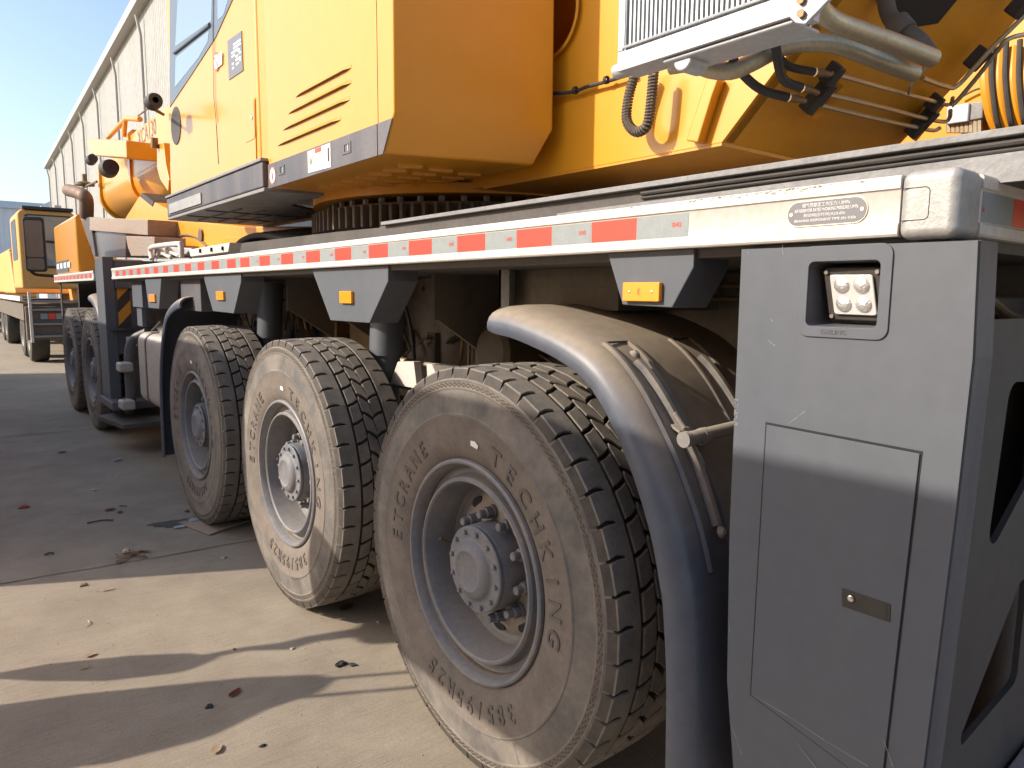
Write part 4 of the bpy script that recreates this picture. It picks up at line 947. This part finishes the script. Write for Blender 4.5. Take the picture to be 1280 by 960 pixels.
# engine hood of the carrier
yr = P(93, 300, x=.05).y
hl = [P(a, b, x=.02) for a, b in ((67, 283), (88, 268))]
mb = MB(); y0_ = P(95, 300, x=.02).y; y1_ = P(68, 300, x=.02).y
zt = P(94, 268, x=.02).z; zl = P(68, 283, x=.02).z
H = [V((.02, y0_, 1.81)), V((.02, y0_, zt)), V((.02, y1_, zl)), V((.02, y1_, 1.81))]
pr_ = P(117, 325, y=y0_); pt_ = P(97, 266, y=y0_)
mb.bm.verts.ensure_lookup_table()
a = [mb.bm.verts.new(p) for p in H]; b = [mb.bm.verts.new(p) for p in (V((pr_.x+.05, y0_, 1.81)), V((pt_.x+.02, y0_, pt_.z)), V((pt_.x+.1, y1_, zl)), V((pr_.x+.05, y1_, 1.81)))]
for q in ((a[0], a[1], a[2], a[3]), (b[3], b[2], b[1], b[0]), (a[0], b[0], b[1], a[1]), (a[1], b[1], b[2], a[2]), (a[2], b[2], b[3], a[3]), (a[3], b[3], b[0], a[0])): mb.f(q)
hd = mb.build('carrier_hood', M_yel, CR, bevel=.04, seg=3)
mb = MB(); ya, yb_ = P(70, 336, x=.01).y, P(85, 336, x=.01).y; mb.box(.012, .018, min(ya, yb_), max(ya, yb_), 1.83, 1.98); mb.mi = 1
for k in range(4): yy = max(ya, yb_)-.12-k*.35; mb.box(.009, .0115, yy-.22, yy, 1.88, 1.95)
mb.build('hood_badge', [M_skirt, M_inkl], hd)
# chequer boxes and stainless panel
def side_block(lst, x, d, name, m, bev=.006):
    mb = MB(); mb.prism(pxs(lst, x=x), (d, 0, 0)); return mb.build(name, m, CR, bevel=bev)
side_block([(112, 271.5), (184.5, 274.5), (184.5, 294), (112, 288)], .55, .5, 'chequer_cover', M_chk)
side_block([(116, 288), (157, 291), (157, 321), (119, 321)], .60, .3, 'stainless_panel', M_stain)
side_block([(157, 295), (160, 295), (193, 296), (193, 320), (164, 320), (160, 310)], .45, .3, 'chequer_step', M_chk)
side_block([(101, 275), (112, 271), (119, 320), (116, 320)], .56, .4, 'box_side', M_deck)
mb = MB(); mb.tube(smooth(PX([(86, 238, .5), (94, 240, .52), (104, 244, .55), (108, 252, .58), (108, 272, .58)]), 6), [.10]*25, 18); ex = mb.build('exhaust_pipe', M_rust, CR)
mb = MB(); mb.lathe([(-.02, .001), (-.02, .085)], c=P(88, 239, x=.49), n=20); mb.build('pipe_mouth', M_gap, ex)
mb = MB(); mb.lathe([(0, .01), (0, .16), (.04, .16), (.08, .04), (.2, .04)], c=P(106, 232, x=.9), n=16, ax='z'); mb.tube(pxs([(100, 236), (121, 227)], x=.9), .02, 6); mb.build('beacon', M_brass, CR)
# carrier lower side behind the front wheels and long mirror
mb = MB(); mb.box(.05, .06, 11.9, 12.05, .9, 1.7); mb.box(.3, 2.6, 12.2, 12.3, .6, 1.7); mb.build('mud_flap', M_black, CR)
m0 = V((-.12, 12.95, 2.27)); mb = MB(); mb.prism([V((m0.x+p.y, m0.y, m0.z+p.z)) for p in rrect(0, 0, .135, .405, .05, 0)], (0, .08, 0)); lm = mb.build('carrier_mirror', M_black, CR, bevel=.015)
mb = MB(); mb.prism([V((m0.x+p.y, m0.y-.004, m0.z+.08+p.z)) for p in rrect(0, 0, .11, .27, .03, 0)], (0, .003, 0)); mb.build('mirror_glass', glassy('mirror', (.25, .26, .28), .02, 1.), lm)
mb = MB(); mb.prism([V((m0.x+p.y, m0.y-.004, m0.z-.29+p.z)) for p in rrect(0, 0, .11, .085, .03, 0)], (0, .003, 0)); mb.build('mirror_glass', bpy.data.materials['mirror'], lm)
mb = MB(); mb.tube(smooth([m0+V((-.08, .05, -.40)), m0+V((0, .05, -.45)), m0+V((.25, .05, -.47)), m0+V((.55, .05, -.55))]), .022, 8); mb.build('mirror_arm', M_black, lm); lm.rotation_euler.z = R(-16)

# ================================================================== OTHER VEHICLES
def truck_crane(x, y, label, cat='crane truck', group='crane trucks parked nose towards the viewer'):
    T = empty('crane_truck', (x, y, 0)); tag(T, label, cat, group)
    mb = MB(); mb.prism([V((x+a, y, z)) for a, z in ((0, 1.62), (1.05, 1.62), (1.05, 3.15), (.98, 3.24), (.06, 3.24), (0, 3.16))], (0, 1.9, 0)); cb = mb.build('cab', M_yelf, T, bevel=.05, seg=3)
    mb = MB(); mb.prism([V((x+p.y, y-.012, p.z)) for p in rrect(.55, 2.60, .43, .55, .07, 0)], (0, .01, 0)); mb.build('windshield_seal', M_black, cb)
    mb = MB(); mb.prism([V((x+p.y, y-.016, p.z)) for p in rrect(.55, 2.61, .40, .51, .06, 0)], (0, .004, 0)); mb.build('windshield', M_wind, cb)
    mb = MB(); mb.prism([V((x-.012, y+p.y, p.z)) for p in rrect(.95, 2.65, .55, .42, .06, 0)], (.01, 0, 0)); mb.build('side_window', M_wind, cb)
    mb = MB(); mb.tube([(x+.15, y-.03, 2.62), (x+.9, y-.03, 2.58)], .025, 6); mb.build('wiper', M_black, cb)
    mb = MB(); mb.box(x+.1, x+1.0, y-.05, y+.5, 3.25, 3.31); mb.build('sun_visor', M_black, cb)
    mb = MB(); mb.box(x+.0, x+2.4, y+.1, y+13, .95, 1.30); mb.build('frame', M_under, T)
    mb = MB(); mb.box(x+.02, x+2.4, y-.02, y+.12, .55, 1.25); bp = mb.build('bumper', M_under, T, bevel=.02)
    mb = MB()
    for k in range(3): mb.mi = (0, 1, 0)[k]; mb.box(x+.28+k*.14, x+.41+k*.14, y-.035, y-.022, .98, 1.10)
    mb.build('reflector_strip', [M_white, M_red], bp)
    for z in (.62, .88, 1.18, 1.36):
        mb = MB(); mb.box(x+.12, x+1.0, y-.12, y-.02, z-.02, z+.02); mb.build('step', M_deckl, T)
    mb = MB(); mb.box(x+.08, x+.13, y-.12, y-.02, .5, 1.55); mb.box(x-.05, x+.0, y+.1, y+12, 1.36, 1.46); mb.build('side_rail', M_alu, T)
    mb = MB(); mb.box(x+1.1, x+2.4, y+.3, y+4, 1.3, 2.3); mb.build('hood', M_yelf, T, bevel=.05)
    mb = MB(); mb.prism([V((x+.0, y+2.2, 1.5)), V((x+.0, y+3.0, 2.5)), V((x+.0, y+5, 2.5)), V((x+.0, y+5.4, 1.5))], (2.3, 0, 0)); mb.build('deck_cabinet', M_yelf, T, bevel=.05)
    mb = MB(); mb.box(x+.2, x+2.2, y+6, y+11, 1.5, 2.7); mb.build('turret', M_yelf, T, bevel=.05)
    for dx in (.15, 1.95):
        for yy in (y+1.1, y+2.6, y+8, y+9.5):
            W = empty('wheel', (x+dx, yy, .55), T)
            mb = MB(); mb.lathe([(-.02, .30), (-.03, .42), (-.01, .52), (.05, .55), (.27, .55), (.33, .52), (.34, .3)], n=32); mb.build('tyre', M_black, W, origin=(0, 0, 0), loc=WL[W.name])
            mb = MB(); mb.lathe([(-.02, .30), (.06, .27), (.10, .16), (.02, .14), (.0, .001)], n=24); mb.build('rim', M_tank, W, origin=(0, 0, 0), loc=WL[W.name])
    return T
T2 = truck_crane(.06, 18.1, 'yellow crane truck with square cab facing the viewer, behind the carrier mirror')
T3 = copy_tree(T2, None, V((-.75, 33, 0))); T3['label'] = 'farther yellow crane truck partly cut off beyond the square yellow cab'
T4 = copy_tree(T2, None, V((-1.6, 49, 0))); T4['label'] = 'farthest yellow crane truck, small and last in the row'

# neighbouring crane on the far right
NB = empty('yellow_crane', (4.6, 1.2, 0)); tag(NB, 'sunlit yellow crane body with curved hose guides, seen behind the gooseneck', 'mobile crane')
mb = MB(); mb.box(4.6, 6.8, -1.2, 9, 1.3, 5.2); nb = mb.build('body', M_yel, NB, bevel=.02)
mb = MB(); mb.box(4.3, 7, -2, 10, .9, 1.3); mb.build('chassis', M_under, NB)
for k in range(5):
    a = 1232+k*17; mb = MB()
    mb.tube(smooth(PX([(a+2, 60, 4.45), (a, 100, 4.40), (a+6, 140, 4.42), (a+20, 175, 4.5)]), 5), .035, 10); mb.build('hose_guide', M_yel, NB)
    mb = MB(); mb.tube(smooth(PX([(a+9, 50, 4.40), (a+8, 100, 4.36), (a+14, 150, 4.38), (a+22, 172, 4.45)]), 5), .018, 8); mb.build('hose', M_black, NB)
mb = MB(); mb.prism(pxs([(1246, 132), (1300, 122), (1300, 190), (1242, 190)], x=4.55), (.04, 0, 0)); mb.build('recess_patch', M_under, NB)  # dark plate proud of the body; the depth is only its colour
mb = MB(); mb.prism(pxs([(1183, 133), (1212, 128), (1210, 152), (1182, 156)], x=4.40), (.18, 0, 0)); mb.build('electrical_box', M_silver, NB, bevel=.01)
mb = MB(); mb.prism(pxs([(1213, 128), (1230, 126), (1228, 148), (1211, 151)], x=4.42), (.15, 0, 0)); mb.build('connector_block', M_deckl, NB, bevel=.01)
mb = MB()
for k in range(8): a = 1186+k*5.5; mb.tube(PX([(a, 153-k*.6, 4.45), (a, 166, 4.45)]), .018, 6)
mb.build('cable_glands', M_zinc, NB)
mb = MB(); mb.tube(smooth(PX([(1200, 122, 4.56), (1220, 112, 4.56), (1240, 108, 4.56), (1250, 100, 4.56)])), .008, 6); mb.build('cable', M_rust, NB)
for yy in (0, 2, 5, 7):
    mb = MB(); mb.lathe([(.2, .3), (.0, .4), (.0, .6), (.05, .683), (.38, .683), (.4, .4), (.4, .3)], c=(4.3, yy, .683), n=32); mb.build('tyre', M_black, NB)
for d in (0,): pass

# unseen crane and truck added across the aisle, bodies shaped to throw the shade
NA = empty('shade_truck', (-3.9, 10, 0)); tag(NA, 'unseen truck added across the aisle, its body shaped to throw shade', 'truck')
mb = MB(); mb.prism([V((-2.62, 5.34, .9)), V((-2.62, 15.5, .9)), V((-5.1, 15.5, .9)), V((-5.1, 7.2, .9)), V((-3.4, 6.0, .9))], (0, 0, 2.2)); mb.build('shade_box', M_silver, NA, bevel=.03)  # added body, end slanted so its shadow edge crosses the ground
mb = MB(); mb.box(-4.9, -2.7, 7.0, 18, .55, .95); mb.build('chassis', M_under, NA)
mb = MB(); mb.box(-5.05, -2.65, 15.8, 17.8, .9, 3.0); mb.build('cab', M_tank, NA, bevel=.1)
for yy in (7.8, 9.2, 16.6):
    for xx in (-5.05, -2.95):
        mb = MB(); mb.lathe([(0, .3), (0, .45), (.04, .52), (.26, .52), (.3, .45), (.3, .3)], c=(xx, yy, .52), n=32); mb.lathe([(.02, .3), (.08, .28), (.08, .001)], c=(xx, yy, .52), n=24); mb.build('wheel', M_black, NA)
NC = empty('shade_crane', (-7, 0, 0)); tag(NC, 'unseen yellow crane added across the aisle, with a slab shaped to throw shade', 'mobile crane')
mb = MB(); mb.box(-8.6, -6.0, -8, 4.6, .9, 1.7); mb.build('chassis', M_grey, NC, bevel=.02)
mb = MB(); mb.box(-8.4, -5.9, -6, 2.5, 1.75, 2.9); mb.build('upper_body', M_yel, NC, bevel=.05)
mb = MB(); mb.box(-2.85, -2.55, -2.2, 3.84, 2.17, 3.07); mb.box(-6, -2.85, -3, -2.3, 2.3, 2.8); cw = mb.build('shade_slab', M_yel, NC, bevel=.05)  # thin added slab, sized to shade the rear wheel and lower panel
for yy in (-6, -4.5, 0, 1.5, 3):
    mb = MB(); mb.lathe([(0, .3), (0, .6), (.04, .68), (.36, .68), (.38, .6), (.38, .3)], c=(-6.2, yy, .68), n=32); mb.build('wheel', M_black, NC)
# unseen hook blocks beside it, outlines shaped for the ground shadows
def hook(px, y_, z_, s, name, label, tilt=0):
    Hk = empty(name, (px, y_, 0)); tag(Hk, label, 'hook block', 'hook blocks hanging across the aisle')
    mb = MB(); sh = [(-.9, -.24), (-.5, -.27), (-.24, -.26), (-.05, -.18), (.10, -.03), (.24, .06), (.30, .15), (.27, .21), (.10, .25), (-.3, .25), (-.6, .21), (-.9, .22)]
    mb.prism([V((px-.04, y_+b*s, z_+a*s)) for a, b in sh], (.08, 0, 0)); mb.build('block', M_yel, Hk, bevel=.01)
    return Hk
H1 = hook(-2.5, 3.65, 1.34, 1.0, 'hook_block', 'unseen broad yellow hook block, outlined to throw the foreground shadow')
mb = MB()
for yy in (3.70, 3.84): mb.tube([(-2.5, yy, 1.45), (-2.52, yy-.04, 2.2)], .012, 8)
mb.build('rope', M_black, H1)
H2 = empty('hook_block', (-2.5, 4.15, 0)); tag(H2, 'unseen slim black hook on a leaning stalk, shaped to throw the slim shadow', 'hook block', 'hook blocks hanging across the aisle')
mb = MB(); mb.prism([V((-2.53, a, b)) for a, b in ((4.12, 1.42), (4.03, 1.33), (4.02, 1.15), (4.08, 1.0), (4.17, .86), (4.22, 1.0), (4.23, 1.2), (4.20, 1.35))], (.06, 0, 0)); mb.build('block', M_black, H2, bevel=.01)
mb = MB(); mb.tube([(-2.5, 4.15, 1.38), (-2.5, 4.20, 1.52), (-2.5, 4.19, 1.62), (-2.5, 4.24, 1.70), (-2.5, 4.28, 1.9)], [.022, .022, .04, .035, .05], 10); mb.tube([(-2.5, 4.26, 1.90), (-2.5, 4.25, 2.16)], [.13, .14], 14); mb.tube([(-2.5, 4.2, 2.1), (-2.6, 3.6, 2.35)], .03, 8); mb.build('stalk', M_black, H2)

# ================================================================== BUILDINGS
M_wall = mat('corrugated_cladding', (.33, .332, .318), .6, dust=(.28, .28, .265), damt=.3, dscale=.5, streak=True)
nt = M_wall.node_tree; geo = nd(nt, 'ShaderNodeNewGeometry'); wv = nd(nt, 'ShaderNodeTexWave', wave_type='BANDS', bands_direction='Y'); wv.inputs['Scale'].default_value = 1.1; mw = nd(nt, 'ShaderNodeMix', data_type='RGBA', blend_type='MULTIPLY'); mw.inputs[0].default_value = 1; rw = nd(nt, 'ShaderNodeValToRGB'); rw.color_ramp.elements[0].position = .02; rw.color_ramp.elements[0].color = (.80, .80, .80, 1); rw.color_ramp.elements[1].position = .22; nt.links.new(wv.outputs['Fac'], rw.inputs[0]); pb = nt.nodes['Principled BSDF']; src = pb.inputs['Base Color'].links[0].from_socket; nt.links.new(src, mw.inputs[6]); nt.links.new(rw.outputs[0], mw.inputs[7]); nt.links.new(mw.outputs[2], pb.inputs['Base Color'])
nt.links.new(geo.outputs['Position'], wv.inputs['Vector']); bp = nd(nt, 'ShaderNodeBump'); bp.inputs['Distance'].default_value = .06; bp.inputs['Strength'].default_value = .8; nt.links.new(wv.outputs['Fac'], bp.inputs['Height']); nt.links.new(bp.outputs[0], nt.nodes['Principled BSDF'].inputs['Normal'])
M_trimw = mat('gutter_paint', (.38, .37, .34), .45)
B = empty('warehouse', (12, 48, 0)); tag(B, 'long pale corrugated warehouse with eaves gutter and downpipes', 'building')
wd_ = V((math.sin(R(1.9)), math.cos(R(1.9)), 0)); wn = V((-math.cos(R(1.9)), math.sin(R(1.9)), 0)); far = V((6.7, 73.6, 0)); near = far-wd_*54
HH = P(75, 213, y=73.6).z
mb = MB(); mb.prism([near, far, far-wn*30, near-wn*30], (0, 0, HH)); wl_ = mb.build('wall', M_wall, B)
mb = MB(); mb.prism([near+wn*.0+V((0, 0, HH)), near+wn*.35+V((0, 0, HH)), near+wn*.35+V((0, 0, HH+.35)), near+V((0, 0, HH+.35))], wd_*54); mb.build('gutter', M_trimw, B)
mb = MB(); mb.prism([near+V((0, 0, HH+.02)), near-wn*15+V((0, 0, HH+1.6)), near-wn*30+V((0, 0, HH+.02))], wd_*54); mb.build('roof', M_trimw, B)
for k in range(9):
    p = far-wd_*(1.5+6*k)+wn*.12; mb = MB()
    mb.tube([p+V((0, 0, .2)), p+V((0, 0, HH-.9)), p+wn*.12+V((0, 0, HH-.2))], .055, 8); mb.build('downpipe', M_trimw, B)
mb = MB(); p = far-wd_*14+wn*.5+V((0, 0, 7.2)); mb.tube([p-wn*.5, p+wn*.2], .06, 6); mb.tube([p+wn*.2+V((0, 0, -.3)), p+wn*.2+V((0, 0, .2))], .25, 8); mb.build('wall_lamp', M_trimw, B)
for yy in (far-wd_*4, far-wd_*9):
    mb = MB(); q = yy+wn*.03; mb.prism([q+V((0, 0, 1.5)), q+wd_*1.6+V((0, 0, 1.5)), q+wd_*1.6+V((0, 0, 4.2)), q+V((0, 0, 4.2))], wn*.06); mb.build('window', M_wind, B)
M_bld = mat('far_blue_grey_cladding', (.66, .68, .70), .6, dust=(.56, .60, .63), damt=.3, dscale=.1)
nt = M_bld.node_tree; geo = nd(nt, 'ShaderNodeNewGeometry'); wv = nd(nt, 'ShaderNodeTexWave', wave_type='BANDS', bands_direction='X'); wv.inputs['Scale'].default_value = .5
nt.links.new(geo.outputs['Position'], wv.inputs['Vector']); bp = nd(nt, 'ShaderNodeBump'); bp.inputs['Distance'].default_value = .05; nt.links.new(wv.outputs['Fac'], bp.inputs['Height']); nt.links.new(bp.outputs[0], nt.nodes['Principled BSDF'].inputs['Normal'])
B2 = empty('factory_hall', (-20, 130, 0)); tag(B2, 'wide blue grey factory hall at the far end of the yard', 'building')
z2 = P(30, 253, y=120).z
mb = MB(); mb.box(-60, 45, 120, 150, 0, z2-.9); mb.build('wall', M_bld, B2)
mb = MB(); mb.box(-60.3, 45.3, 119.6, 150, z2-.9, z2); mb.build('roof_edge', mat('blue_roof_edge', (.48, .56, .62), .5), B2)
a_, b_ = P(50, 243, y=95), P(80, 243, y=95)
B3 = empty('gabled_shed', (a_.x+3, 98, 0)); tag(B3, 'small pale gabled building beside the warehouse end', 'building')
mb = MB(); mb.prism([V((a_.x, 95, 0)), V((a_.x, 95, a_.z-1.2)), V((a_.x+1.6, 95, a_.z-.2)), V((a_.x+9, 95, a_.z+.6)), V((a_.x+9, 95, 0))], (0, 8, 0)); mb.build('wall', M_bld, B3)
mb = MB(); mb.box(a_.x+2.5, a_.x+2.9, 94.7, 95, a_.z-.3, a_.z+.8); mb.build('roof_vent', M_trimw, B3)

# ================================================================== LITTER
M_leafr = mat('dry_leaf_red', (.20, .05, .035), .8); M_leafb = mat('dry_leaf_brown', (.20, .11, .06), .8); M_leafp = mat('dry_leaf_pale', (.52, .40, .28), .8)
M_stone = mat('pebble', (.42, .37, .31), .85, dust=(.3, .26, .2), damt=.3, dscale=30); M_dk = mat('dark_lump', (.03, .028, .025), .8)
M_paper = mat('foil_scrap', (.66, .68, .70), .4); M_card = mat('cardboard', (.36, .27, .19), .9, dust=(.28, .21, .15), damt=.4, dscale=9); M_twig = mat('twig', (.10, .07, .05), .9)
def leaf(px, py, L, W, rot, m, label, cat='leaf', name='leaf', curl=.3, grp=None):
    c = P(px, py, z=0); mb = MB(); n = 8; A = []
    for k in range(n+1):
        t = k/n*2-1; ww = W*math.sqrt(max(0, 1-t*t))*(1-.25*t)+.0003; A.append([mb.bm.verts.new((t*L, s*ww, .0045+abs(s)*ww*curl+curl*.25*L*t*t)) for s in (-1, 0, 1)])
    for a, b in zip(A, A[1:]):
        for i in range(2): mb.f([a[i], b[i], b[i+1], a[i+1]])
    r = bmesh.ops.solidify(mb.bm, geom=list(mb.bm.faces), thickness=.0012)
    o = mb.build(name, m, None, origin=(0, 0, 0), loc=c); o.rotation_euler.z = rot; tag(o, label, cat, grp); return o
def lump(px, py, r, m, label, cat='stone', name='pebble', flat=.6, grp=None):
    c = P(px, py, z=0); mb = MB(); bmesh.ops.create_icosphere(mb.bm, subdivisions=2, radius=1)
    sd_ = random.uniform(0, 50)
    for v in mb.bm.verts:
        q = v.co.copy(); k = 1+.75*noise.noise(q*1.3+V((sd_, 0, 0))); v.co = V((q.x*k*r*1.25, q.y*k*r*.9, max(q.z*k*r*flat, -r*.2)+r*.2))
    o = mb.build(name, m, None, origin=(0, 0, 0), loc=c, ang=18); o.rotation_euler.z = random.uniform(0, 3); tag(o, label, cat, grp); return o
def stick(pts, r, label, name='twig', m=M_twig, cat='twig'):
    q = [P(a, b, z=0)+V((0, 0, r+.001+(.004 if i % 2 else 0))) for i, (a, b) in enumerate(pts)]; mb = MB(); mb.tube(smooth(q, 4), r, 6); return tag(mb.build(name, m), label, cat)
leaf(294, 867, .035, .013, .6, M_leafr, 'red dry leaf lying in the hook-shaped shadow')
lump(30, 635, .030, M_leafr, 'red brown brick chip on the shaded concrete at the left', 'brick chip', 'brick_chip', .5)
lump(262, 884, .014, M_dk, 'small dark crumb just below the red leaf', 'crumb', 'crumb')
lump(425, 832, .020, M_dk, 'black lump between the two front wheels', 'lump', 'lump'); lump(440, 832, .012, M_dk, 'smaller black bit beside the black lump', 'lump', 'lump')
leaf(113, 820, .024, .014, .2, M_leafp, 'pale round leaf inside the upper slim shadow'); leaf(106, 836, .022, .006, .1, M_leafp, 'thin pale leaf just under the round pale leaf')
leaf(271, 938, .028, .016, .9, M_leafp, 'pale pinkish leaf near the bottom edge'); lump(328, 933, .010, M_dk, 'tiny dark stone right of the pale pinkish leaf')
leaf(135, 738, .034, .007, .0, M_leafp, 'thin curled straw-coloured leaf on the sunlit edge'); lump(105, 732, .016, M_leafb, 'brown nut-like crumb on the shadow line', 'crumb', 'crumb')
lump(293, 812, .008, M_leafb, 'tiny brown crumb below the slim shadow stalk', 'crumb', 'crumb'); lump(365, 811, .010, M_stone, 'small pale pebble near the rear lump')
stick([(110, 776), (112, 780), (108, 784)], .002, 'thin curved straw on sunlit concrete', 'straw', M_leafp, 'straw')
leaf(146, 576, .055, .028, .9, M_paper, 'crumpled silver foil scrap on the shaded concrete', 'foil scrap', 'foil_scrap', .5)
leaf(244, 652, .045, .030, .3, M_paper, 'silver foil scrap at the corner of the cardboard', 'foil scrap', 'foil_scrap', .4); leaf(225, 660, .045, .025, .0, M_paper, 'flat silver scrap left of the cardboard', 'foil scrap', 'foil_scrap', .3)
lump(117, 613, .022, M_stone, 'pale pebble in the shade above the long twig'); lump(146, 597, .018, M_stone, 'pale pebble below the crumpled foil'); lump(279, 698, .016, M_stone, 'pebble by the crack near the second wheel')
leaf(78, 566, .04, .02, .3, M_leafr, 'faded pink leaf far up the shaded concrete'); leaf(138, 638, .04, .02, .4, M_leafr, 'reddish leaf beside the dark debris'); leaf(150, 641, .03, .016, 1.2, M_leafb, 'brown leaf touching the reddish leaf')
lump(234, 640, .018, M_leafr, 'red crumb by the third wheel', 'crumb', 'crumb')
stick([(109, 655), (122, 653), (134, 651), (141, 652)], .006, 'long dark twig on the shaded concrete'); stick([(56, 695), (62, 693), (67, 693)], .006, 'short brown twig left of the leaf pile'); stick([(149, 633), (159, 634)], .004, 'thin dark twig beyond the reddish leaf')
# leaf pile on the crack
pile = [(150, 693), (158, 690), (165, 692), (172, 691), (180, 690), (160, 696), (152, 699), (147, 702), (176, 694)]
mb = MB()
for (a, b) in pile*3:
    c = P(a+random.uniform(-4, 4), b+random.uniform(-2, 2), z=.006+random.uniform(0, .016)); an = random.uniform(0, 3.1); d = V((math.cos(an), math.sin(an), random.uniform(-.3, .3)))*random.uniform(.018, .045); s = V((-d.y, d.x, random.uniform(-.01, .01)))*.35
    v = [mb.bm.verts.new(q) for q in (c-d, c+s, c+d, c-s)]; mb.f(v)
tag(mb.build('leaf_pile', M_leafb), 'small heap of brown leaves and bark on the crack', 'leaf pile'); lump(158, 689, .022, M_leafp, 'pale chip resting on the brown leaf heap', 'chip', 'chip', .5)
mb = MB(); cc = [(228, 656), (262, 645), (316, 648), (270, 668)]; mb.prism([P(a, b, z=.006) for a, b in ((228, 656), (246, 652), (300, 652), (312, 651), (262, 669))], (0, 0, .006)); tag(mb.build('cardboard_sheet', M_card), 'flat piece of cardboard under the third wheel', 'cardboard')
leaf(434, 761, .05, .03, .5, M_leafb, 'brown curled leaf behind the sunlit wheel'); lump(473, 778, .012, M_stone, 'pebble in the wedge of shade between wheels'); leaf(268, 655, .05, .02, 1.6, M_leafb, 'brown leaf on the edge of the cardboard')
# fine grit
mb = MB()
for k in range(900):
    p = V((random.uniform(-1.6, 1.2), random.uniform(1.2, 7.5), .002)); r = random.choice((.0012, .0016, .002, .0028)); bmesh.ops.create_icosphere(mb.bm, subdivisions=1, radius=r, matrix=Matrix.Translation(p))
tag(mb.build('grit', M_stone), kind='stuff')
M_oil = mat('oil_stain', (.07, .06, .055), .7)
mb = MB()
for k in range(16):
    c = P(210+random.gauss(0, 9), 655+random.gauss(0, 3), z=.0035); r = random.uniform(.01, .05); n = 9
    mb.f([mb.bm.verts.new(c+V((r*1.6*math.cos(t)*random.uniform(.6, 1.2), r*.7*math.sin(t)*random.uniform(.6, 1.2), k*.00005))) for t in [2*math.pi*q/n for q in range(n)]])
tag(mb.build('ground_stain', M_oil), kind='structure')
bpy.context.view_layer.update()
